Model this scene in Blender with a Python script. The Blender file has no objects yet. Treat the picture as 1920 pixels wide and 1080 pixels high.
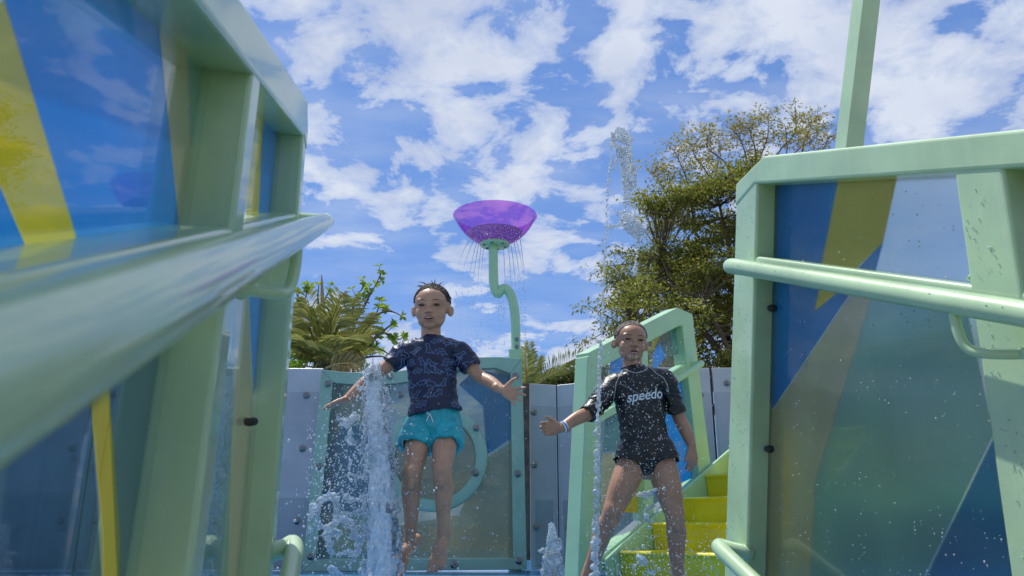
import bpy, bmesh, math, random
from mathutils import Vector, Matrix, noise
from mathutils.bvhtree import BVHTree

random.seed(7)
R = math.radians
scene = bpy.context.scene
COL = scene.collection

# ------------------------------------------------------------------ camera
CAM_H, PITCH, FPX = 0.30, R(16.5), 1493.0          # focal length in pixels of the 1920 wide photograph
cam_d = bpy.data.cameras.new("camera")
cam = bpy.data.objects.new("camera", cam_d); COL.objects.link(cam)
cam.location = (0, 0, CAM_H); cam.rotation_euler = (R(90) + PITCH, 0, 0)
cam_d.sensor_width = 36.0; cam_d.lens = 28.0
cam_d.clip_start = 0.02; cam_d.clip_end = 2000
cam_d.dof.use_dof = True; cam_d.dof.focus_distance = 3.6; cam_d.dof.aperture_fstop = 10.0
scene.camera = cam

# ------------------------------------------------------------------ world, sun, exposure
SUN_DIR = Vector((-0.31, 0.27, 0.91)).normalized()   # towards the sun: high, from the left and a little behind the boys
sun_el = math.asin(SUN_DIR.z); sun_az = math.atan2(SUN_DIR.x, SUN_DIR.y)
world = bpy.data.worlds.new("World"); scene.world = world; world.use_nodes = True
wn, wl = world.node_tree.nodes, world.node_tree.links
wn.clear()
def N(nt, typ, **kw):
    n = nt.nodes.new(typ)
    for k, v in kw.items():
        if k.startswith('i_'):
            n.inputs[k[2:].replace('_', ' ')].default_value = v
        else: setattr(n, k, v)
    return n
def build_world():
    nt = world.node_tree
    L = nt.links.new
    out = N(nt, 'ShaderNodeOutputWorld'); bg = N(nt, 'ShaderNodeBackground')
    bg.inputs['Strength'].default_value = 0.15
    sky = N(nt, 'ShaderNodeTexSky'); sky.sky_type = 'NISHITA'; sky.sun_disc = False
    sky.sun_elevation = sun_el; sky.sun_rotation = sun_az
    sky.air_density = 1.0; sky.dust_density = 0.3; sky.ozone_density = 2.4; sky.altitude = 0
    tc = N(nt, 'ShaderNodeTexCoord')
    sep = N(nt, 'ShaderNodeSeparateXYZ'); L(tc.outputs['Generated'], sep.inputs[0])
    zz = N(nt, 'ShaderNodeMath', operation='MAXIMUM'); L(sep.outputs['Z'], zz.inputs[0]); zz.inputs[1].default_value = 0.0
    za = N(nt, 'ShaderNodeMath', operation='ADD'); L(zz.outputs[0], za.inputs[0]); za.inputs[1].default_value = 0.22
    dx = N(nt, 'ShaderNodeMath', operation='DIVIDE'); L(sep.outputs['X'], dx.inputs[0]); L(za.outputs[0], dx.inputs[1])
    dy = N(nt, 'ShaderNodeMath', operation='DIVIDE'); L(sep.outputs['Y'], dy.inputs[0]); L(za.outputs[0], dy.inputs[1])
    cmb = N(nt, 'ShaderNodeCombineXYZ'); L(dx.outputs[0], cmb.inputs[0]); L(dy.outputs[0], cmb.inputs[1])
    cmb.inputs[2].default_value = 4.7
    mp = N(nt, 'ShaderNodeMapping'); mp.inputs['Location'].default_value = (-14.36, 33.3, 0); L(cmb.outputs[0], mp.inputs[0])
    big = N(nt, 'ShaderNodeTexNoise'); big.inputs['Scale'].default_value = 1.15; big.inputs['Detail'].default_value = 2
    L(mp.outputs[0], big.inputs['Vector'])
    n1 = N(nt, 'ShaderNodeTexNoise'); n1.inputs['Scale'].default_value = 6.4; n1.inputs['Detail'].default_value = 12
    n1.inputs['Roughness'].default_value = 0.6; n1.inputs['Distortion'].default_value = 0.25
    L(mp.outputs[0], n1.inputs['Vector'])
    a = N(nt, 'ShaderNodeMath', operation='MULTIPLY'); L(big.outputs[0], a.inputs[0]); a.inputs[1].default_value = 0.62
    b = N(nt, 'ShaderNodeMath', operation='ADD'); L(a.outputs[0], b.inputs[0]); L(n1.outputs[0], b.inputs[1])
    cr = N(nt, 'ShaderNodeValToRGB'); L(b.outputs[0], cr.inputs[0])
    e = cr.color_ramp.elements
    e[0].position = 0.772; e[0].color = (0, 0, 0, 1); e[1].position = 0.93; e[1].color = (1, 1, 1, 1)
    m = cr.color_ramp.elements.new(0.828); m.color = (0.62, 0.62, 0.62, 1)
    # thin veil low over the horizon
    n2 = N(nt, 'ShaderNodeTexNoise'); n2.inputs['Scale'].default_value = 7.5; n2.inputs['Detail'].default_value = 8
    mp2 = N(nt, 'ShaderNodeMapping'); mp2.inputs['Scale'].default_value = (0.55, 1.2, 1); L(cmb.outputs[0], mp2.inputs[0]); L(mp2.outputs[0], n2.inputs['Vector'])
    cr2 = N(nt, 'ShaderNodeValToRGB'); L(n2.outputs[0], cr2.inputs[0])
    cr2.color_ramp.elements[0].position = 0.42; cr2.color_ramp.elements[1].position = 0.8
    cr2.color_ramp.elements[1].color = (0.35, 0.35, 0.35, 1)
    mx = N(nt, 'ShaderNodeMath', operation='MAXIMUM'); L(cr.outputs[0], mx.inputs[0]); L(cr2.outputs[0], mx.inputs[1])
    # cloud body colour: bright heads, slightly greyer thick bellies
    n3 = N(nt, 'ShaderNodeTexNoise'); n3.inputs['Scale'].default_value = 5.0; n3.inputs['Detail'].default_value = 6
    L(mp.outputs[0], n3.inputs['Vector'])
    cc = N(nt, 'ShaderNodeValToRGB'); L(n3.outputs[0], cc.inputs[0])
    cc.color_ramp.elements[0].position = 0.3; cc.color_ramp.elements[0].color = (2.2, 2.5, 3.25, 1)
    cc.color_ramp.elements[1].position = 0.65; cc.color_ramp.elements[1].color = (3.0, 3.25, 3.75, 1)
    # even, slightly hazy tropical blue: the clear sky brightens less towards the horizon
    up = N(nt, 'ShaderNodeVectorMath', operation='MULTIPLY'); L(sky.outputs[0], up.inputs[0]); up.inputs[1].default_value = (0.80, 0.96, 1.30)
    dn = N(nt, 'ShaderNodeVectorMath', operation='MULTIPLY_ADD'); L(sky.outputs[0], dn.inputs[0]); dn.inputs[1].default_value = (0.546, 0.343, 0.22); dn.inputs[2].default_value = (1, 1, 1)
    dv = N(nt, 'ShaderNodeVectorMath', operation='DIVIDE'); L(up.outputs[0], dv.inputs[0]); L(dn.outputs[0], dv.inputs[1])
    mix = N(nt, 'ShaderNodeMixRGB'); L(mx.outputs[0], mix.inputs[0]); L(dv.outputs[0], mix.inputs[1]); L(cc.outputs[0], mix.inputs[2])
    L(mix.outputs[0], bg.inputs[0]); L(bg.outputs[0], out.inputs[0])
build_world()
sd = bpy.data.lights.new("sun", 'SUN'); sd.energy = 3.1; sd.angle = R(0.55); sd.color = (1.0, 0.955, 0.88)
sun = bpy.data.objects.new("sun", sd); COL.objects.link(sun)
sun.rotation_euler = SUN_DIR.to_track_quat('Z', 'Y').to_euler(); sun.location = (-3, 2, 9)
vs = scene.view_settings
vs.view_transform = 'Standard'; vs.look = 'None'; vs.exposure = 0.68; vs.gamma = 1.0; vs.use_curve_mapping = False
scene.render.engine = 'CYCLES'
scene.cycles.transparent_max_bounces = 24; scene.cycles.max_bounces = 10; scene.cycles.transmission_bounces = 8
scene.cycles.caustics_reflective = False; scene.cycles.caustics_refractive = False

# ------------------------------------------------------------------ measuring the place
def atY(px, py, Y):
    """point at depth Y (metres in front of the camera foot) seen at a photo position"""
    a, b = (px - 960) / FPX, (540 - py) / FPX
    r = Vector((a, math.cos(PITCH) - b * math.sin(PITCH), math.sin(PITCH) + b * math.cos(PITCH)))
    return Vector((0, 0, CAM_H)) + r * (Y / r.y)
AZ = R(-11.43)                                        # heading of the flight of steps between the two glazed balustrades
U = Vector((math.sin(AZ), math.cos(AZ), 0)); W = Vector((math.cos(AZ), -math.sin(AZ), 0))
def P3(u, w, z): return U * u + W * w + Vector((0, 0, z))
def onW(px, py, w):
    a, b = (px - 960) / FPX, (540 - py) / FPX
    r = Vector((a, math.cos(PITCH) - b * math.sin(PITCH), math.sin(PITCH) + b * math.cos(PITCH)))
    t = w / r.dot(W)
    return (t * r.dot(U), CAM_H + t * r.z)

# ------------------------------------------------------------------ object helpers
def tag(o, label=None, cat=None, group=None, kind=None):
    if label: o['label'] = label
    if cat: o['category'] = cat
    if group: o['group'] = group
    if kind: o['kind'] = kind
    return o
ROOT_LOC = {}
def root(name, loc, label, cat, group=None):
    o = bpy.data.objects.new(name, None); COL.objects.link(o)
    o.empty_display_size = 0.1; o.location = loc; ROOT_LOC[o] = Vector(loc)
    return tag(o, label, cat, group)
def attach(o, parent):
    if parent is not None:
        o.parent = parent
        if parent in ROOT_LOC: o.matrix_parent_inverse = Matrix.Translation(-ROOT_LOC[parent])
    return o
def link(name, me, mat, parent=None):
    o = bpy.data.objects.new(name, me); COL.objects.link(o)
    if mat is not None and not me.materials: me.materials.append(mat)
    return attach(o, parent)
def mesh(name, verts, faces, mat, parent=None, smooth=False):
    me = bpy.data.meshes.new(name); me.from_pydata([tuple(v) for v in verts], [], faces); me.update()
    if smooth: me.polygons.foreach_set('use_smooth', [True] * len(me.polygons))
    return link(name, me, mat, parent)
def bm_obj(name, bm, mat, parent=None, smooth=False):
    me = bpy.data.meshes.new(name); bm.to_mesh(me); bm.free()
    if smooth: me.polygons.foreach_set('use_smooth', [True] * len(me.polygons))
    return link(name, me, mat, parent)
def prism_bm(pts_a, pts_b, bevel=0.0, seg=2, bm=None):
    """solid between two matching outlines"""
    own = bm is None
    bm = bm or bmesh.new()
    va = [bm.verts.new(p) for p in pts_a]; vb = [bm.verts.new(p) for p in pts_b]
    n = len(va)
    fs = [bm.faces.new(va), bm.faces.new(vb[::-1])]
    for i in range(n):
        fs.append(bm.faces.new((va[i], vb[i], vb[(i + 1) % n], va[(i + 1) % n])))
    if own:
        bmesh.ops.recalc_face_normals(bm, faces=bm.faces)
        if bevel: bmesh.ops.bevel(bm, geom=list(bm.edges), offset=bevel, segments=seg, affect='EDGES', profile=0.5)
    return bm
def prism(name, pa, pb, mat, parent=None, bevel=0.0, seg=2):
    return bm_obj(name, prism_bm(pa, pb, bevel, seg), mat, parent)
def box(name, lo, hi, mat, parent=None, bevel=0.0):
    (x0, y0, z0), (x1, y1, z1) = lo, hi
    return prism(name, [(x0, y0, z0), (x1, y0, z0), (x1, y1, z0), (x0, y1, z0)], [(x0, y0, z1), (x1, y0, z1), (x1, y1, z1), (x0, y1, z1)], mat, parent, bevel)
def catmull(pts, m):
    out = []; n = len(pts)
    for i in range(n - 1):
        p0, p1, p2, p3 = pts[max(i - 1, 0)], pts[i], pts[i + 1], pts[min(i + 2, n - 1)]
        for k in range(m):
            t = k / m
            out.append(0.5 * ((2 * p1) + (p2 - p0) * t + (2 * p0 - 5 * p1 + 4 * p2 - p3) * t * t + (3 * p1 - p0 - 3 * p2 + p3) * t ** 3))
    out.append(pts[-1]); return out
def sweep(V, F, pts, rad, side=None, n=14, sub=5, cap=True, rect=False):
    """append a closed tube to V, F. rad: one (a, b) or number per point; a lies along 'side'"""
    pts = [Vector(p) for p in pts]
    rr = [Vector((r, r, 0)) if not isinstance(r, (tuple, list)) else Vector((r[0], r[1], 0)) for r in rad]
    if sub > 1: P, Q = catmull(pts, sub), catmull(rr, sub)
    else: P, Q = pts, rr
    m = len(P)
    side = Vector(side) if side is not None else None
    T = [((P[min(i + 1, m - 1)] - P[max(i - 1, 0)]).normalized()) for i in range(m)]
    if side is None:
        t0 = T[0]; side = Vector((1, 0, 0)) if abs(t0.x) < 0.8 else Vector((0, 0, 1))
        transport = True
    else: transport = False
    rings = []; prev = side
    def ring(c, x, y, a, b):
        base = len(V)
        for k in range(n):
            th = 2 * math.pi * (k + (0.5 if rect else 0)) / n
            cx, sy = math.cos(th), math.sin(th)
            if rect:
                s = 1 / max(abs(cx), abs(sy)); cx, sy = cx * s, sy * s
            V.append(c + x * (a * cx) + y * (b * sy))
        return base
    for i in range(m):
        t = T[i]; s = prev if transport else side
        x = s - t * s.dot(t)
        if x.length < 1e-6: x = t.orthogonal()
        x.normalize(); y = t.cross(x)
        if transport: prev = x
        a, b = max(Q[i].x, 1e-4), max(Q[i].y, 1e-4)
        if i == 0 and cap and not rect:
            for f_, h_ in ((0.35, 0.93), (0.75, 0.66)):
                rings.append(ring(P[i] - t * (min(a, b) * h_), x, y, a * f_, b * f_))
        rings.append(ring(P[i], x, y, a, b))
        if i == m - 1 and cap and not rect:
            for f_, h_ in ((0.75, 0.66), (0.35, 0.93)):
                rings.append(ring(P[i] + t * (min(a, b) * h_), x, y, a * f_, b * f_))
    for j in range(len(rings) - 1):
        A, B = rings[j], rings[j + 1]
        for k in range(n):
            F.append((A + k, A + (k + 1) % n, B + (k + 1) % n, B + k))
    F.append(tuple(rings[0] + k for k in range(n))[::-1]); F.append(tuple(rings[-1] + k for k in range(n)))
def tube(name, pts, r, mat, parent=None, n=14, sub=6, side=None, rect=False, smooth=True):
    V, F = [], []
    rad = r if isinstance(r, list) else [r] * len(pts)
    sweep(V, F, pts, rad, side, n, sub, True, rect)
    return mesh(name, V, F, mat, parent, smooth and not rect)
def lathe(name, prof, center, mat, parent=None, n=32, axis='Z', smooth=True):
    V, F = [], []
    m = len(prof)
    for r, h in prof:
        for k in range(n):
            th = 2 * math.pi * k / n
            if axis == 'Z': V.append(Vector(center) + Vector((r * math.cos(th), r * math.sin(th), h)))
            else: V.append(Vector(center) + Vector((r * math.cos(th), -h, r * math.sin(th))))
    for j in range(m - 1):
        for k in range(n):
            F.append((j * n + k, j * n + (k + 1) % n, (j + 1) * n + (k + 1) % n, (j + 1) * n + k))
    return mesh(name, V, F, mat, parent, smooth)
def ellipsoid(V, F, c, r, rot=None, nu=20, nv=12):
    base = len(V); c = Vector(c); rot = rot or Matrix.Identity(3)
    for j in range(1, nv):
        ph = math.pi * j / nv
        for k in range(nu):
            th = 2 * math.pi * k / nu
            V.append(c + rot @ Vector((r[0] * math.sin(ph) * math.cos(th), r[1] * math.sin(ph) * math.sin(th), r[2] * math.cos(ph))))
    top = len(V); V.append(c + rot @ Vector((0, 0, r[2]))); bot = len(V); V.append(c + rot @ Vector((0, 0, -r[2])))
    for j in range(nv - 2):
        for k in range(nu):
            a, b = base + j * nu + k, base + j * nu + (k + 1) % nu
            F.append((a, a + nu, b + nu, b))
    for k in range(nu):
        F.append((top, base + k, base + (k + 1) % nu))
        e = base + (nv - 2) * nu
        F.append((bot, e + (k + 1) % nu, e + k))
def fuse(V, F, voxel, smooth_it=4, factor=0.5):
    """one continuous skin over overlapping closed shapes"""
    me = bpy.data.meshes.new('tmp'); me.from_pydata([tuple(v) for v in V], [], F); me.update()
    o = bpy.data.objects.new('tmp', me); COL.objects.link(o)
    md = o.modifiers.new('r', 'REMESH'); md.mode = 'VOXEL'; md.voxel_size = voxel; md.use_smooth_shade = True
    if smooth_it:
        ms = o.modifiers.new('s', 'SMOOTH'); ms.factor = factor; ms.iterations = smooth_it
    dg = bpy.context.evaluated_depsgraph_get()
    out = bpy.data.meshes.new_from_object(o.evaluated_get(dg))
    bpy.data.objects.remove(o); bpy.data.meshes.remove(me)
    out.polygons.foreach_set('use_smooth', [True] * len(out.polygons))
    return out
def wrinkle(me, fn):
    n = len(me.vertices); co = [0.0] * (3 * n); no = [0.0] * (3 * n)
    me.vertices.foreach_get('co', co); me.vertex_normals.foreach_get('vector', no)
    for i in range(n):
        a = 3 * i; k = fn(Vector(co[a:a + 3]))
        co[a] += no[a] * k; co[a + 1] += no[a + 1] * k; co[a + 2] += no[a + 2] * k
    me.vertices.foreach_set('co', co); me.update()

# ------------------------------------------------------------------ materials
def mat_new(name):
    m = bpy.data.materials.new(name); m.use_nodes = True
    nt = m.node_tree; nt.nodes.clear()
    out = N(nt, 'ShaderNodeOutputMaterial')
    return m, nt, out
def principled(name, col, rough=0.5, var=0.06, vscale=6.0, bump=0.0, bscale=80.0, spec=0.5, metal=0.0, trans=0.0, ior=1.45, coat=0.0, sss=0.0, col2=None, streak=False):
    m, nt, out = mat_new(name); L = nt.links.new
    p = N(nt, 'ShaderNodeBsdfPrincipled'); L(p.outputs[0], out.inputs[0])
    p.inputs['Roughness'].default_value = rough; p.inputs['Metallic'].default_value = metal
    p.inputs['Specular IOR Level'].default_value = spec; p.inputs['IOR'].default_value = ior
    p.inputs['Transmission Weight'].default_value = trans; p.inputs['Coat Weight'].default_value = coat
    if sss:
        p.inputs['Subsurface Weight'].default_value = sss; p.inputs['Subsurface Radius'].default_value = (0.02, 0.008, 0.004); p.inputs['Subsurface Scale'].default_value = 0.5
    tc = N(nt, 'ShaderNodeTexCoord')
    nz = N(nt, 'ShaderNodeTexNoise'); nz.inputs['Scale'].default_value = vscale; nz.inputs['Detail'].default_value = 6; nz.inputs['Roughness'].default_value = 0.6
    L(tc.outputs['Object'], nz.inputs['Vector'])
    cr = N(nt, 'ShaderNodeValToRGB'); L(nz.outputs[0], cr.inputs[0])
    c = Vector(col); d = Vector(col2) if col2 else c * (1 - 2 * var)
    cr.color_ramp.elements[0].position = 0.3; cr.color_ramp.elements[1].position = 0.7
    cr.color_ramp.elements[0].color = (*d, 1); cr.color_ramp.elements[1].color = (*(c * (1 + (0 if col2 else var))), 1)
    if streak:                                            # faint run marks and lime scale left by dried water
        mp = N(nt, 'ShaderNodeMapping'); mp.inputs['Scale'].default_value = (38, 38, 2.2); L(tc.outputs['Object'], mp.inputs[0])
        n2 = N(nt, 'ShaderNodeTexNoise'); n2.inputs['Scale'].default_value = 1.0; n2.inputs['Detail'].default_value = 5; L(mp.outputs[0], n2.inputs['Vector'])
        c2 = N(nt, 'ShaderNodeValToRGB'); L(n2.outputs[0], c2.inputs[0]); c2.color_ramp.elements[0].position = 0.52; c2.color_ramp.elements[1].position = 0.75
        c2.color_ramp.elements[1].color = (0.22, 0.22, 0.22, 1)
        mxx = N(nt, 'ShaderNodeMixRGB'); L(c2.outputs[0], mxx.inputs[0]); L(cr.outputs[0], mxx.inputs[1]); mxx.inputs[2].default_value = (0.62, 0.68, 0.58, 1)
        L(mxx.outputs[0], p.inputs['Base Color'])
    else: L(cr.outputs[0], p.inputs['Base Color'])
    rr = N(nt, 'ShaderNodeMapRange'); L(nz.outputs[0], rr.inputs[0]); rr.inputs[3].default_value = max(rough - 0.1, 0.02); rr.inputs[4].default_value = min(rough + 0.12, 1)
    if trans == 0: L(rr.outputs[0], p.inputs['Roughness'])
    if bump:
        nb = N(nt, 'ShaderNodeTexNoise'); nb.inputs['Scale'].default_value = bscale; nb.inputs['Detail'].default_value = 4
        L(tc.outputs['Object'], nb.inputs['Vector'])
        bp = N(nt, 'ShaderNodeBump'); bp.inputs['Strength'].default_value = bump; bp.inputs['Distance'].default_value = 0.01
        L(nb.outputs[0], bp.inputs['Height']); L(bp.outputs[0], p.inputs['Normal'])
    return m
def glazing(name, tint, haze, haze_amt, rough=0.02, ior=1.4, frost=0.0):
    tint = [math.sqrt(t) for t in tint]; haze_amt = 1 - math.sqrt(1 - haze_amt)      # a sheet has two faces
    """coloured acrylic sheet: tinted see-through, a milky share, and a mirror share by angle; wet spots on it"""
    m, nt, out = mat_new(name); L = nt.links.new
    tr = N(nt, 'ShaderNodeBsdfTransparent'); tr.inputs[0].default_value = (*tint, 1)
    if frost:
        rf = N(nt, 'ShaderNodeBsdfRefraction'); rf.inputs[0].default_value = (*tint, 1); rf.inputs['IOR'].default_value = 1.12; rf.inputs['Roughness'].default_value = 0.42
        fm = N(nt, 'ShaderNodeMixShader'); fm.inputs[0].default_value = frost; L(tr.outputs[0], fm.inputs[1]); L(rf.outputs[0], fm.inputs[2]); tr = fm
    df = N(nt, 'ShaderNodeBsdfDiffuse'); df.inputs[0].default_value = (*haze, 1)
    tl = N(nt, 'ShaderNodeBsdfTranslucent'); tl.inputs[0].default_value = (*haze, 1)
    gl = N(nt, 'ShaderNodeBsdfGlossy'); gl.inputs['Roughness'].default_value = rough
    tc = N(nt, 'ShaderNodeTexCoord'); nz = N(nt, 'ShaderNodeTexNoise'); nz.inputs['Scale'].default_value = 3.0; nz.inputs['Detail'].default_value = 8
    L(tc.outputs['Object'], nz.inputs['Vector'])
    mr = N(nt, 'ShaderNodeMapRange'); L(nz.outputs[0], mr.inputs[0]); mr.inputs[1].default_value = 0.3; mr.inputs[2].default_value = 0.75
    mr.inputs[3].default_value = haze_amt * 0.75; mr.inputs[4].default_value = min(haze_amt * 1.3, 1)
    dm = N(nt, 'ShaderNodeMixShader'); dm.inputs[0].default_value = 0.5; L(df.outputs[0], dm.inputs[1]); L(tl.outputs[0], dm.inputs[2])
    m1 = N(nt, 'ShaderNodeMixShader'); L(mr.outputs[0], m1.inputs[0]); L(tr.outputs[0], m1.inputs[1]); L(dm.outputs[0], m1.inputs[2])
    lw = N(nt, 'ShaderNodeLayerWeight'); lw.inputs[0].default_value = 0.5
    pw = N(nt, 'ShaderNodeMath', operation='POWER'); L(lw.outputs['Facing'], pw.inputs[0]); pw.inputs[1].default_value = 5.0
    f0 = ((ior - 1) / (ior + 1)) ** 2
    fr = N(nt, 'ShaderNodeMath', operation='MULTIPLY_ADD'); L(pw.outputs[0], fr.inputs[0]); fr.inputs[1].default_value = 0.5 * (1 - f0) if ior > 1.05 else 0.0; fr.inputs[2].default_value = f0
    m2 = N(nt, 'ShaderNodeMixShader'); L(fr.outputs[0], m2.inputs[0]); L(m1.outputs[0], m2.inputs[1]); L(gl.outputs[0], m2.inputs[2])
    L(m2.outputs[0], out.inputs[0])
    return m
def water_mat(name, white, tint=(0.9, 0.96, 1.0)):
    m, nt, out = mat_new(name); L = nt.links.new
    g = N(nt, 'ShaderNodeBsdfPrincipled'); g.inputs['Base Color'].default_value = (*tint, 1); g.inputs['Roughness'].default_value = 0.02
    g.inputs['IOR'].default_value = 1.33; g.inputs['Transmission Weight'].default_value = 1.0
    d = N(nt, 'ShaderNodeBsdfDiffuse'); d.inputs[0].default_value = (0.86, 0.94, 1.0, 1)
    t = N(nt, 'ShaderNodeBsdfTranslucent'); t.inputs[0].default_value = (0.86, 0.94, 1.0, 1)
    dm = N(nt, 'ShaderNodeMixShader'); dm.inputs[0].default_value = 0.3; L(d.outputs[0], dm.inputs[1]); L(t.outputs[0], dm.inputs[2])
    tc = N(nt, 'ShaderNodeTexCoord'); nz = N(nt, 'ShaderNodeTexNoise'); nz.inputs['Scale'].default_value = 60; nz.inputs['Detail'].default_value = 6
    L(tc.outputs['Object'], nz.inputs['Vector'])
    bp = N(nt, 'ShaderNodeBump'); bp.inputs['Strength'].default_value = 0.9; bp.inputs['Distance'].default_value = 0.012
    L(nz.outputs[0], bp.inputs['Height']); L(bp.outputs[0], g.inputs['Normal'])
    mr = N(nt, 'ShaderNodeMapRange'); L(nz.outputs[0], mr.inputs[0]); mr.inputs[1].default_value = 0.35; mr.inputs[2].default_value = 0.65
    mr.inputs[3].default_value = max(white - 0.25, 0); mr.inputs[4].default_value = min(white + 0.25, 1)
    mx = N(nt, 'ShaderNodeMixShader'); L(mr.outputs[0], mx.inputs[0]); L(g.outputs[0], mx.inputs[1]); L(dm.outputs[0], mx.inputs[2])
    L(mx.outputs[0], out.inputs[0]); return m
def leaf_mat(name, c_a, c_b, rough=0.5):
    m, nt, out = mat_new(name); L = nt.links.new
    at = N(nt, 'ShaderNodeAttribute'); at.attribute_name = 'tone'
    cr = N(nt, 'ShaderNodeValToRGB'); L(at.outputs['Fac'], cr.inputs[0])
    cr.color_ramp.elements[0].color = (*c_a, 1); cr.color_ramp.elements[1].color = (*c_b, 1)
    p = N(nt, 'ShaderNodeBsdfPrincipled'); p.inputs['Roughness'].default_value = rough; L(cr.outputs[0], p.inputs['Base Color'])
    t = N(nt, 'ShaderNodeBsdfTranslucent'); L(cr.outputs[0], t.inputs[0])
    mx = N(nt, 'ShaderNodeMixShader'); mx.inputs[0].default_value = 0.48; L(p.outputs[0], mx.inputs[1]); L(t.outputs[0], mx.inputs[2])
    L(mx.outputs[0], out.inputs[0]); return m
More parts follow.
